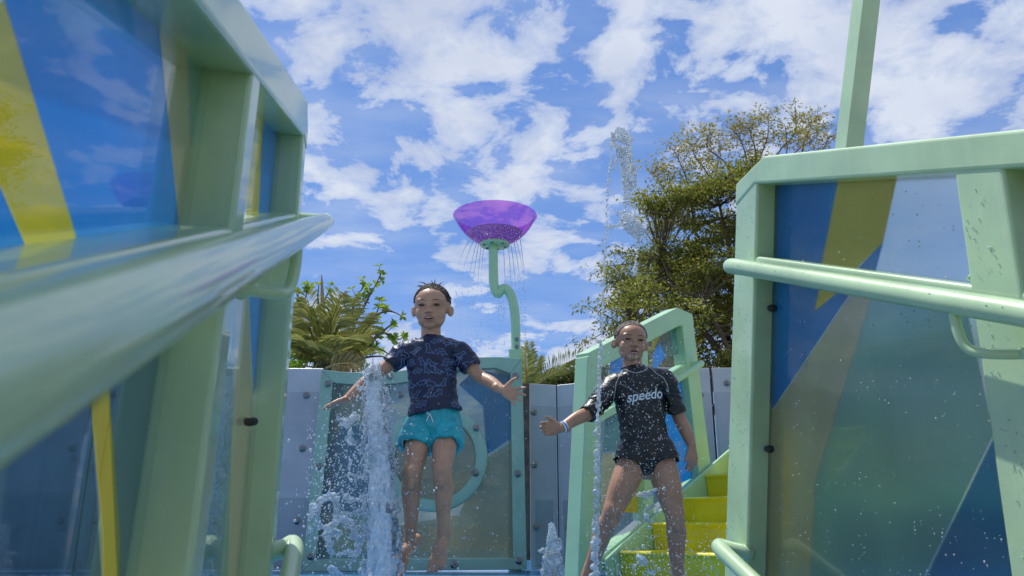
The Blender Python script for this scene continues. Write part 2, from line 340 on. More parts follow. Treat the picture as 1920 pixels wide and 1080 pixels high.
M = {
 'green': principled('pale_green_gloss_paint', (0.42, 0.60, 0.36), 0.32, 0.07, 5, 0.04, 260, coat=0.5, streak=True),
 'green_back': principled('pale_green_weathered_paint', (0.36, 0.60, 0.36), 0.36, 0.06, 4, 0.05, 160, coat=0.2),
 'green_shaded': principled('shaded_green_moulding', (0.29, 0.46, 0.35), 0.4, 0.08, 5, 0.05, 160),  # darker copy of the pale green: shade on the porthole frame put into the colour
 'steel': principled('brushed_grey_sheet', (0.47, 0.495, 0.52), 0.38, 0.09, 3, 0.03, 60, metal=0.2),
 'steel_mid': principled('brushed_grey_plate', (0.38, 0.41, 0.44), 0.36, 0.10, 3, 0.03, 60, metal=0.25),
 'steel_dark': principled('dull_grey_sheet', (0.29, 0.33, 0.355), 0.42, 0.09, 3, 0.03, 60, metal=0.2),
 'bolt': principled('stainless_bolt', (0.26, 0.26, 0.25), 0.3, 0.2, 30, metal=1.0),
 'rubber': principled('black_rubber', (0.02, 0.022, 0.022), 0.5),
 'deck': principled('wet_blue_coating', (0.05, 0.22, 0.46), 0.22, 0.08, 3, 0.15, 40, coat=0.4),
 'ground': principled('sandy_ground', (0.33, 0.30, 0.24), 0.9, 0.12, 0.6, 0.3, 12),
 'concrete': principled('pale_concrete', (0.42, 0.44, 0.43), 0.75, 0.1, 4, 0.2, 30),
 'yellow': principled('yellow_moulded_plastic', (0.74, 0.64, 0.02), 0.30, 0.05, 7, 0.05, 150),
 'clear': glazing('clear_acrylic', (0.90, 0.95, 0.94), (0.52, 0.62, 0.60), 0.08),
 'clear_wet': glazing('clouded_wet_acrylic', (0.84, 0.93, 0.92), (0.26, 0.36, 0.35), 0.16, 0.04, 1.4, 0.7),
 'f_blue': glazing('blue_acrylic_film', (0.06, 0.46, 0.92), (0.03, 0.40, 0.84), 0.82, 0.3, 1.02),
 'f_navy': glazing('dark_blue_acrylic_film', (0.10, 0.34, 0.60), (0.03, 0.16, 0.40), 0.40, 0.3, 1.02),
 'f_smoke': glazing('smoky_blue_acrylic_film', (0.22, 0.40, 0.52), (0.04, 0.12, 0.20), 0.36, 0.3, 1.02),
 'f_teal': glazing('teal_acrylic_film', (0.36, 0.58, 0.56), (0.24, 0.42, 0.38), 0.34, 0.3, 1.02),
 'f_yellow': glazing('yellow_acrylic_film', (0.85, 0.72, 0.04), (0.80, 0.66, 0.02), 0.70, 0.3, 1.02),
 'f_tan': glazing('sand_acrylic_film', (0.72, 0.68, 0.50), (0.58, 0.53, 0.38), 0.50, 0.3, 1.02),
 'smoke': glazing('frosted_acrylic', (0.50, 0.60, 0.58), (0.24, 0.31, 0.29), 0.74, 0.12),
 'dome': glazing('bubble_window_acrylic', (0.60, 0.52, 0.38), (0.42, 0.33, 0.21), 0.66, 0.2),
 'purple': glazing('purple_acrylic', (0.66, 0.34, 0.86), (0.46, 0.09, 0.58), 0.26),
 'skin_a': principled('skin_light_brown', (0.49, 0.28, 0.175), 0.40, 0.09, 16, 0.10, 200, sss=0.15),
 'skin_b': principled('skin_tanned', (0.40, 0.22, 0.135), 0.38, 0.09, 16, 0.10, 200, sss=0.15),
 'hair': principled('wet_black_hair', (0.035, 0.026, 0.020), 0.42, 0.25, 60, spec=0.4),
 'brow': principled('brown_brow_hair', (0.10, 0.062, 0.04), 0.6),
 'streamwater': water_mat('clear_stream_water', 0.48),
 'jetwater': water_mat('bright_jet_water', 0.32),
 'eye': principled('dark_eye', (0.02, 0.013, 0.01), 0.15),
 'lip': principled('lip_skin', (0.36, 0.15, 0.11), 0.35),
 'mouth': principled('mouth_inside', (0.05, 0.012, 0.012), 0.5),
 'tooth': principled('tooth_enamel', (0.75, 0.72, 0.62), 0.25),
 'nail': principled('toe_nail', (0.55, 0.36, 0.28), 0.3),
 'navy': principled('navy_wet_jersey', (0.012, 0.020, 0.055), 0.42, 0.15, 18, 0.25, 90),
 'black': principled('black_wet_lycra', (0.011, 0.013, 0.014), 0.36, 0.15, 18, 0.2, 90),
 'print': principled('light_blue_line_print', (0.16, 0.27, 0.50), 0.6),
 'seam': principled('grey_overlock_thread', (0.30, 0.31, 0.32), 0.7),
 'logo': principled('pale_blue_logo_print', (0.62, 0.72, 0.78), 0.5),
 'teal': principled('turquoise_wet_polyester', (0.02, 0.40, 0.46), 0.4, 0.12, 16, 0.25, 70),
 'white': principled('white_plastic', (0.78, 0.79, 0.8), 0.45),
 'band_blue': principled('blue_band_print', (0.10, 0.22, 0.5), 0.5),
 'foam': water_mat('aerated_water', 0.74),
 'water': water_mat('clear_splash_water', 0.30),
 'drop': water_mat('water_drop', 0.45),
 'bark': principled('grey_brown_bark', (0.13, 0.10, 0.07), 0.9, 0.25, 12, 0.6, 20),
 'twig': principled('pale_twig', (0.22, 0.17, 0.11), 0.85, 0.2, 12),
 'leaf_tree': leaf_mat('olive_tree_leaves', (0.065, 0.095, 0.014), (0.40, 0.40, 0.06)),
 'leaf_tip': leaf_mat('yellowing_leaves', (0.18, 0.19, 0.02), (0.46, 0.38, 0.06)),
 'leaf_palm': leaf_mat('palm_leaves', (0.13, 0.17, 0.02), (0.52, 0.50, 0.15)),
 'leaf_almond': leaf_mat('fresh_green_leaves', (0.14, 0.26, 0.02), (0.36, 0.46, 0.04)),
 'leaf_hedge': leaf_mat('dark_hedge_leaves', (0.05, 0.065, 0.012), (0.15, 0.16, 0.03)),
 'straw': principled('dry_palm_straw', (0.36, 0.27, 0.10), 0.7, 0.15, 10),
}

# ------------------------------------------------------------------ ground, deck, steps
g = mesh('ground', [(-400, -400, -0.92), (400, -400, -0.92), (400, 400, -0.92), (-400, 400, -0.92)], [(0, 1, 2, 3)], M['ground']); tag(g, kind='structure')
dk = [P3(2.24, -6, 0), P3(2.24, 6, 0), P3(9.5, 6, 0), P3(9.5, -6, 0)]
d_ = prism('splash_deck', [p - Vector((0, 0, 0.9)) for p in dk], dk, M['deck']); tag(d_, kind='structure')
st = bpy.data.objects.new('entry_steps', None); COL.objects.link(st); tag(st, kind='structure')
for k in range(5):
    z1 = -0.155 * (k + 1); u1, u0 = 2.24 - 0.37 * k, 2.24 - 0.37 * (k + 1)
    a = [P3(u0, -0.13, z1), P3(u1 - 0.002, -0.13, z1), P3(u1 - 0.002, 1.0, z1), P3(u0, 1.0, z1)]
    prism('step', [Vector((p.x, p.y, -0.915)) for p in a], a, M['deck'], st, 0.006)

# ------------------------------------------------------------------ the two glazed balustrades beside the steps
def balustrade(label, w0, sg, spec):
    """spec holds outlines in (distance along the steps, height); w0 is the face towards the steps, sg the outward side"""
    r = root('glazed_balustrade', P3(2.0, w0, 0), label, 'balustrade', 'glazed balustrades beside the entry steps')
    D = 0.105
    def bar(name, pts, inset=0.0, d=D, bevel=0.007):
        a = w0 + sg * inset; b = w0 + sg * (d - inset)
        return prism(name, [P3(u, a, z) for u, z in pts], [P3(u, b, z) for u, z in pts], M['green'], r, bevel, 3)
    bar('top_beam', spec['beam']); bar('end_post', spec['far'], 0.0025)
    bar('middle_post', spec['mid'], 0.004); bar('end_post', spec['near'], 0.0025)
    bar('middle_rail', spec['bar'], 0.0055); bar('bottom_rail', spec['low'], 0.0055)
    # mitre weld lines catch light: thin gusset fillets inside the corners
    for pts in spec.get('fillet', []): bar('corner_gusset', pts, 0.007)
    wg = w0 + sg * 0.055
    for nm, pts in spec['glass']:
        pane = prism(nm, [P3(u, wg, z) for u, z in pts], [P3(u, wg + sg * 0.008, z) for u, z in pts], M[spec.get('pane', 'clear')], r)
    wf = wg + sg * 0.0105
    for key, px in spec['film']:
        pts = [onW(x, y, wf) for x, y in px]
        prism('coloured_film', [P3(u, wf, z) for u, z in pts], [P3(u, wf + sg * 0.0012, z) for u, z in pts], M[key], r)
    # hand rails: tube along the slope, turned into the post at the upper end
    for (ue, ze, un, wr) in spec['rails']:
        s = spec['slope']
        pts = [P3(ue - 0.06, w0 + sg * 0.01, ze - 0.028), P3(ue - 0.035, (w0 + wr) / 2, ze - 0.018), P3(ue - 0.022, wr + sg * 0.008, ze - 0.011), P3(ue - 0.06, wr, ze - 0.06 * s)]
        k = ue - 0.14
        while k > un:
            pts.append(P3(k, wr, ze - (ue - k) * s)); k -= 0.25
        tube('hand_rail', pts, 0.0205, M['green'], r, 20, 5)
    wr = spec['rail_w']
    for (ub, zb) in spec['brackets']:
        pts = [P3(ub + 0.045, wr, zb), P3(ub + 0.045, wr, zb - 0.05), P3(ub + 0.035, wr + sg * 0.006, zb - 0.085), P3(ub + 0.0, wr + sg * 0.02, zb - 0.10), P3(ub - 0.035, w0 + sg * 0.004, zb - 0.105)]
        br = tube('rail_bracket', pts, 0.0085, M['green'], r, 12, 6)
        V, F = [], []
        c = P3(ub - 0.035, w0 - sg * 0.001, zb - 0.105); sweep(V, F, [c - W * 0.0 , c - W * (sg * 0.008)], [0.016, 0.013], None, 14, 1)
        mesh('weld', V, F, M['green'], br, True)
    for (px, py) in spec['clips']:
        u, z = onW(px, py, wg - sg * 0.006)
        V, F = [], []
        sweep(V, F, [P3(u, wg - sg * 0.012, z), P3(u, wg - sg * 0.002, z)], [0.009, 0.010], None, 16, 1)
        mesh('glazing_clip', V, F, M['rubber'], r, True)
    return r
# right hand balustrade
w0 = 1.02
zt = lambda u: 1.224 + 0.415 * (u - 1.733)
zb = lambda u: 0.898 + 0.40 * (u - 1.113)
zm = lambda u: 0.976 + 0.398 * (u - 1.82)
zl = lambda u: 0.05 + 0.41 * (u - 2.1)
uN = -0.55
right = balustrade('pale green balustrade with blue, yellow and clear panes, right of the steps', w0, 1, {
 'slope': 0.405, 'rail_w': 0.962, 'pane': 'clear_wet',
 'beam': [(uN, zt(uN)), (1.733, 1.224), (1.89, 1.213), (1.905, 1.15), (1.79, zb(1.79)), (uN, zb(uN))],
 'far': [(1.894, 1.19), (2.19, -0.03), (2.06, -0.03), (1.775, 1.185)],
 'mid': [(1.114, 0.92), (1.165, -0.44), (1.055, -0.44), (1.012, 0.87)],
 'near': [(uN + 0.002, zb(uN) + 0.02), (uN + 0.11, zb(uN) + 0.06), (uN + 0.13, -0.90), (uN + 0.002, -0.90)],
 'bar': [(uN + 0.05, zm(uN)), (1.84, zm(1.84)), (1.85, zm(1.84) - 0.055), (uN + 0.05, zm(uN) - 0.055)],
 'low': [(uN + 0.05, zl(uN)), (2.09, zl(2.09)), (2.10, zl(2.09) - 0.08), (uN + 0.05, zl(uN) - 0.08)],
 'fillet': [[(1.118, zm(1.12) + 0.0), (1.118, zm(1.12) + 0.02), (1.14, zm(1.14))]],
 'glass': [('upper_pane', [(1.10, zm(1.10) - 0.02), (1.84, zm(1.84) - 0.02), (1.80, zb(1.8) + 0.02), (1.10, zb(1.10) + 0.02)]),
           ('upper_pane', [(uN + 0.08, zm(uN) - 0.0), (1.04, zm(1.04) - 0.02), (1.04, zb(1.04) + 0.02), (uN + 0.08, zb(uN) + 0.04)]),
           ('lower_pane', [(1.12, zl(1.12) - 0.02), (2.09, zl(2.09) - 0.02), (1.88, zm(1.84) - 0.045), (1.10, zm(1.1) - 0.045)]),
           ('lower_pane', [(uN + 0.08, zl(uN) + 0.0), (1.09, zl(1.09) - 0.02), (1.05, zm(1.05) - 0.045), (uN + 0.08, zm(uN) - 0.03)])],
 'film': [('f_blue', [(1440, 330), (1575, 322), (1540, 500), (1440, 496)]),
          ('f_yellow', [(1575, 322), (1686, 318), (1656, 455), (1598, 512), (1540, 500)]),
          ('f_navy', [(1656, 455), (1638, 525), (1598, 515)]),
          ('f_blue', [(1440, 505), (1541, 520), (1528, 584), (1594, 530), (1607, 532), (1440, 782)]),
          ('f_yellow', [(1541, 520), (1594, 528), (1528, 584)]),
          ('f_tan', [(1440, 786), (1607, 534), (1640, 540), (1530, 900), (1515, 1180), (1425, 1180)]),
          ('f_teal', [(1640, 540), (1810, 566), (1860, 800), (1864, 812), (1684, 1180), (1515, 1180), (1530, 900)]),
          ('f_navy', [(1868, 812), (1920, 1180), (1690, 1180)])],
 'rails': [(1.880, 0.968, -0.35, 0.962), (2.07, 0.255, 0.4, 0.962)],
 'brackets': [(1.05, 0.655), (0.1, 0.26)],
 'clips': [(1449, 578), (1443, 842)],
})
# left hand balustrade
w0 = -0.145
ztl = lambda u: 1.298 + 0.432 * (u - 1.814)
zbl = lambda u: 1.124 + 0.401 * (u - 1.619)
zml = lambda u: 0.996 + 0.405 * (u - 1.80)
left = balustrade('pale green balustrade with large blue and yellow panes, close on the left', w0, -1, {
 'slope': 0.405, 'rail_w': -0.087,
 'beam': [(uN, ztl(uN)), (1.80, 1.292), (1.884, 1.255), (1.89, 1.20), (1.80, zbl(1.80)), (uN, zbl(uN))],
 'far': [(1.885, 1.24), (1.901, 0.925), (1.955, -0.03), (1.86, -0.03), (1.80, 1.21)],
 'mid': [(1.04, 0.92), (0.91, -0.50), (0.83, -0.50), (0.967, 0.89)],
 'near': [(uN + 0.002, zbl(uN) + 0.02), (uN + 0.11, zbl(uN) + 0.06), (uN + 0.13, -0.90), (uN + 0.002, -0.90)],
 'bar': [(uN + 0.05, zml(uN)), (1.84, zml(1.84)), (1.85, zml(1.84) - 0.06), (uN + 0.05, zml(uN) - 0.06)],
 'low': [(uN + 0.05, zl(uN)), (1.89, zl(1.89)), (1.90, zl(1.89) - 0.08), (uN + 0.05, zl(uN) - 0.08)],
 'glass': [('upper_pane', [(1.00, zml(1.0) - 0.02), (1.84, zml(1.84) - 0.02), (1.80, zbl(1.8) + 0.02), (1.00, zbl(1.0) + 0.02)]),
           ('upper_pane', [(uN + 0.08, zml(uN) - 0.0), (0.98, zml(0.98) - 0.02), (0.98, zbl(0.98) + 0.02), (uN + 0.08, zbl(uN) + 0.04)]),
           ('lower_pane', [(0.92, zl(0.92) - 0.02), (1.88, zl(1.88) - 0.02), (1.85, zml(1.84) - 0.045), (0.98, zml(0.98) - 0.045)]),
           ('lower_pane', [(uN + 0.08, zl(uN) + 0.0), (0.90, zl(0.9) - 0.02), (0.94, zml(0.94) - 0.045), (uN + 0.08, zml(uN) - 0.03)])],
 'film': [('f_yellow', [(-60, 90), (8, 0), (146, 452), (52, 462), (-60, 200)]),
          ('f_blue', [(-60, 210), (50, 464), (-60, 480)]),
          ('f_blue', [(10, 0), (30, -180), (240, -40), (298, 50), (336, 425), (148, 452)]),
          ('f_tan', [(298, 52), (352, 95), (362, 425), (337, 425)]),
          ('f_teal', [(353, 95), (410, 150), (385, 420), (363, 425)]),
          ('f_yellow', [(470, 190), (494, 205), (484, 410), (462, 412)]),
          ('f_blue', [(495, 205), (530, 250), (515, 405), (485, 410)]),
          ('f_smoke', [(-40, 690), (170, 640), (172, 760), (196, 1180), (-40, 1180)]),
          ('f_yellow', [(165, 700), (202, 690), (225, 1000), (225, 1180), (197, 1180), (194, 1000), (180, 830)]),
          ('f_smoke', [(204, 690), (320, 610), (270, 1180), (226, 1180)]),
          ('f_blue', [(321, 610), (345, 600), (278, 1180), (271, 1180)]),
          ('f_teal', [(395, 620), (442, 560), (425, 1180), (330, 1180)]), ('f_tan', [(442, 560), (466, 545), (474, 760), (445, 1180), (425, 1180)]),
          ('f_blue', [(467, 545), (505, 535), (476, 740)])],
 'rails': [(1.965, 1.045, -0.35, -0.087), (1.95, 0.268, 0.3, -0.103)],
 'brackets': [(1.045, 0.69)],
 'clips': [(470, 790)],
})

# ------------------------------------------------------------------ bolts (one shared mesh)
def bolt_mesh():
    V, F = [], []
    prof = [(0.0245, 0.0), (0.0245, 0.004), (0.022, 0.006), (0.0145, 0.0065), (0.014, 0.011), (0.011, 0.0155), (0.006, 0.0165), (0.0055, 0.012), (0.0005, 0.012)]
    n = 16
    for r_, h in prof:
        for k in range(n):
            th = 2 * math.pi * k / n; V.append((r_ * math.cos(th), -h, r_ * math.sin(th)))
    for j in range(len(prof) - 1):
        for k in range(n): F.append((j * n + k, j * n + (k + 1) % n, (j + 1) * n + (k + 1) % n, (j + 1) * n + k))
    me = bpy.data.meshes.new('bolt'); me.from_pydata(V, [], F); me.update(); me.materials.append(M['bolt'])
    me.polygons.foreach_set('use_smooth', [j > 40 for j in range(len(me.polygons))])
    return me
BOLT = bolt_mesh()
def bolt(p, parent, rz=0.0, s=1.0):
    o = bpy.data.objects.new('bolt', BOLT); COL.objects.link(o); o.location = p; o.rotation_euler = (0, random.uniform(0, 1), rz); o.scale = (s, s, s)
    return attach(o, parent)

# ------------------------------------------------------------------ grey bolted wall sheets round the deck
def wall_sheet(label, a, b, zt_a, zt_b, bolts, zl_=0.42, strip=0.17, lean=0.0):
    """sheet between plan points a and b with a fixing plate and a lower plate"""
    a, b = Vector((a[0], a[1], 0)), Vector((b[0], b[1], 0)); d = (b - a).normalized(); nrm = Vector((d.y, -d.x, 0))
    r = root('bolted_panel', (a + b) / 2, label, 'wall panel', 'grey bolted wall panels behind the deck')
    def sheet(name, m0, m1, z0, za, zb_, t0, t1, mat, bevel=0.002):
        p = a + (b - a) * m0; q = a + (b - a) * m1
        pts = [p + Vector((0, 0, z0)), q + Vector((0, 0, z0)), q + Vector((0, 0, zb_)), p + Vector((0, 0, za))]
        return prism(name, [v + nrm * t1 for v in pts], [v + nrm * t0 for v in pts], mat, r, bevel, 1)
    sheet('backing_sheet', 0, 1, 0.003, zt_a, zt_b, -0.03, 0.0, M['steel'])
    L_ = (b - a).length; e = 0.012 / L_
    sheet('fixing_plate', e, 1 - e, 0.02, zt_a - strip, zt_b - strip, 0.0005, 0.005, M['steel_mid'])
    sheet('lower_plate', e * 3, 1 - e * 3, 0.03, zl_, zl_, 0.0055, 0.0095, M['steel_dark'])
    ang = math.atan2(d.y, d.x)
    q = b - d * 0.004                                     # black joint at the right hand edge
    pts = [q - nrm * 0.006, q + d * 0.020 - nrm * 0.006, q + d * 0.020 - nrm * 0.045, q - nrm * 0.045]
    prism('joint_strip', pts, [p + Vector((0, 0, zt_b - 0.004)) for p in pts], M['rubber'], r)
    for (m, z, s) in bolts:
        bolt(a + (b - a) * m + nrm * (0.0058 if z > zl_ else 0.010) + Vector((0, 0, z)), r, ang, s)
    return r
WY = 5.6
def xz(px, py, Y=WY):
    p = atY(px, py, Y); return p
xl = atY(597, 900, WY).x
bl = [(0.86, 1.17, 1), (0.86, 0.80, 1), (0.86, 0.32, 1), (0.12, 1.17, 1), (0.12, 0.32, 1)]
wall_sheet('grey wall sheet left of the porthole panel', (xl - 0.78, WY + 0.02), (xl - 0.022, WY + 0.02), 1.37, 1.365, bl, 0.47)
wall_sheet('grey wall sheet seen dimly through the left blue pane, nearest the green post', (xl - 1.58, WY + 0.0), (xl - 0.795, WY + 0.02), 1.38, 1.37, bl, 0.5)
wall_sheet('grey wall sheet seen dimly through the left blue pane, beyond the yellow stripe', (xl - 2.40, WY - 0.08), (xl - 1.595, WY - 0.0), 1.38, 1.38, bl, 0.5)
wall_sheet('grey wall sheet at the left end of the deck', (xl - 3.3, WY - 0.30), (xl - 2.415, WY - 0.085), 1.38, 1.38, bl, 0.5)
MY = 5.75
x0, x1, x2 = atY(994, 900, MY).x, atY(1046, 900, MY).x, atY(1120, 900, MY - 0.12).x
zA, zB, zC = atY(989, 719, MY).z, atY(1046, 722, MY).z, atY(1108, 713, MY - 0.12).z
wall_sheet('grey wall sheet right of the porthole panel', (x0, MY), (x1 - 0.002, MY), zA, zB, [(0.16, 1.07, 1), (0.15, 0.70, 1), (0.22, 0.28, 1)], 0.46, 0.16)
wall_sheet('angled grey wall sheet beside the back stair post', (x1 + 0.004, MY), (x2 + 0.25, MY - 0.16), zB, zC + 0.01, [(0.13, 0.28, 1), (0.30, 0.70, 1), (0.62, 0.28, 1)], 0.46, 0.16)
RY = 6.3
xr = atY(1340, 800, RY).x
wall_sheet('grey wall sheet behind the yellow stair', (xr - 0.62, RY), (xr - 0.01, RY), atY(1320, 688, RY).z, atY(1340, 690, RY).z, [(0.86, 1.28, 1), (0.86, 0.85, 1), (0.90, 0.45, 1)], 0.5, 0.2)
wall_sheet('grey wall sheet between the yellow stair and the right balustrade', (xr + 0.01, RY - 0.01), (xr + 0.9, RY - 0.1), atY(1345, 690, RY).z, atY(1370, 692, RY).z, [(0.12, 1.37, 1), (0.12, 0.9, 1), (0.12, 0.45, 1)], 0.5, 0.2)
wall_sheet('grey wall sheet seen dimly through the right clear pane', (xr + 0.92, RY - 0.1), (xr + 2.3, RY - 0.7), 1.5, 1.5, [(0.1, 1.3, 1), (0.9, 1.3, 1), (0.1, 0.4, 1), (0.9, 0.4, 1)], 0.5, 0.2)
wall_sheet('grey wall sheet at the right end of the deck', (xr + 2.32, RY - 0.7), (xr + 3.4, RY - 2.0), 1.5, 1.5, [(0.1, 1.3, 1), (0.9, 1.3, 1)], 0.5, 0.2)

# ------------------------------------------------------------------ porthole panel
def porthole_panel():
    r = root('porthole_panel', (atY(790, 1070, WY).x, WY, 0), 'pale green framed panel with a round bubble window behind the jumping boy', 'panel')
    Y0 = WY - 0.06
    def pp(x, y, d=0.0): return atY(x, y, Y0 + d * 0)+ Vector((0, d, 0))
    outer = [(566, 1072), (988, 1068), (979, 672), (935, 669), (890, 670), (850, 676), (800, 686), (745, 696), (690, 699), (640, 697), (603, 693)]
    inner = [(592, 1049), (962, 1047), (957, 700), (930, 690), (890, 691), (850, 697), (800, 709), (745, 719), (690, 722), (650, 720), (624, 717)]
    def seg(i0, i1):
        q = [outer[i0], outer[i1], inner[i1], inner[i0]]
        return [pp(*c) for c in q]
    n = len(outer)
    # frame: four members, front 30 mm proud
    def member(name, idx):
        o_ = [outer[i] for i in idx]; i_ = [inner[i] for i in idx][::-1]
        pts = [pp(*c) for c in o_ + i_]
        prism(name, pts, [p + Vector((0, 0.06, 0)) for p in pts], M['green_shaded'], r, 0.004, 2)
    member('frame_bottom', [0, 1]); member('frame_side', [1, 2]); member('frame_top', list(range(2, n))); member('frame_side', [n - 1, 0])
    cx, cy = 816, 858
    c = pp(cx, cy); rad = 97 * (WY - 0.06) / 1500
    # glazing
    pts = [pp(*q) + Vector((0, 0.02, 0)) for q in inner]
    prism('glazing', pts, [p + Vector((0, 0.008, 0)) for p in pts], M['smoke'], r)
    films = [('f_blue', [(905, 760), (860, 720), (890, 692), (957, 702), (960, 820), (912, 852)]),
             ('f_navy', [(600, 860), (640, 800), (720, 790), (700, 960), (595, 960)]),
             ('f_teal', [(594, 966), (700, 966), (760, 1047), (592, 1047)]),
             ('f_tan', [(624, 720), (735, 724), (720, 786), (640, 796), (606, 838)]),
             ('f_tan', [(905, 862), (961, 826), (962, 1046), (765, 1046), (720, 990), (860, 965)])]
    for k, q in films:
        a = [pp(*s) + Vector((0, 0.0295, 0)) for s in q]
        prism('coloured_film', a, [p + Vector((0, 0.0012, 0)) for p in a], M[k], r)
    # ring and bubble
    prof = [(rad * 0.76, -0.03), (rad * 0.76, 0.012), (rad * 0.80, 0.018), (rad * 0.97, 0.018), (rad, 0.012), (rad, -0.012), (rad * 0.76, -0.012)]
    lathe('window_ring', prof, c, M['green_shaded'], r, 48, 'Y')
    prof = [(rad * 0.77 * math.cos(t), 0.002 + 0.10 * math.sin(t)) for t in [i * math.pi / 2 / 10 for i in range(11)]]
    lathe('bubble_window', prof, c, M['dome'], r, 48, 'Y')
    for q in [(615, 720), (731, 706), (752, 741), (598, 874), (583, 1043), (893, 803), (892, 887), (971, 888), (973, 1051), (851, 1058), (716, 1056), (967, 705), (860, 690), (700, 880), (745, 955)]:
        dd = 0.019 if (q in [(893, 803), (892, 887), (752, 741), (745, 955)]) else 0.001
        bolt(pp(*q) - Vector((0, dd, 0)), r, 0, 1.0)
    # post carrying the bowl arm
    return r
porthole_panel()

# ------------------------------------------------------------------ tipping bowl on its curved arm
BY = 5.62
def bowl():
    c = atY(928, 408, BY); rb = 76 * BY / 1400
    r = root('water_bowl', (c.x, c.y, 0), 'purple translucent bowl on a curved pale green arm above the porthole panel', 'water feature')
    dep = 0.205
    outp = [(0.10, -dep)]
    for i in range(1, 15):
        t = i / 14 * math.pi / 2; q = i / 14; outp.append((0.10 + (rb - 0.10) * (0.55 * q + 0.45 * math.sin(t)), -dep + dep * (0.45 * q + 0.55 * (1 - math.cos(t))) * 0.98))
    outp += [(rb + 0.008, 0.004), (rb + 0.012, 0.009), (rb + 0.008, 0.013), (rb - 0.008, 0.012)]
    inn = [(q[0] - 0.007, q[1] + 0.004) for q in outp[:15]][::-1]
    b = lathe('bowl', outp + inn, c, M['purple'], r, 64)
    lathe('water', [(0.02, -dep + 0.012), (0.20, -dep + 0.06), (0.215, -dep + 0.075), (0.001, -dep + 0.08)], c, M['water'], b, 40)
    lathe('base_plate', [(0.001, -dep - 0.022), (0.105, -dep - 0.022), (0.112, -dep - 0.016), (0.112, -dep - 0.004), (0.001, -dep - 0.002)], c, M['green_back'], r, 40)
    for k in range(6):
        a = k * math.pi / 3 + 0.3
        o = bolt(c + Vector((0.082 * math.cos(a), 0.082 * math.sin(a), -dep - 0.022)), r, 0, 0.55); o.rotation_euler = (R(90), 0, 0)
    px = [(967, 675), (967, 640), (966, 600), (963, 572), (956, 550), (947, 541), (939, 545), (934, 551), (929, 546), (926, 530), (925, 500), (925, 463)]
    pts = [atY(x, y, BY - (0.0 if i < 6 else 0.0)) for i, (x, y) in enumerate(px)]
    tube('curved_arm', pts, [(0.047, 0.034)] * len(pts), M['green_back'], r, 16, 5, side=(0, 1, 0), smooth=True)
    box('arm_socket', (atY(954, 672, BY).x, BY - 0.05, 1.36), (atY(979, 672, BY).x, BY + 0.05, atY(967, 657, BY).z), M['green_back'], r, 0.005)
    box('arm_foot', (atY(953, 900, BY).x, BY + 0.005, 0.002), (atY(978, 900, BY).x, BY + 0.08, 1.36), M['green_back'], r, 0.005)
    for y in (636, 650): bolt(atY(969, y, BY - 0.048), r, 0, 0.62)
    return c, rb, dep
BOWL = bowl()

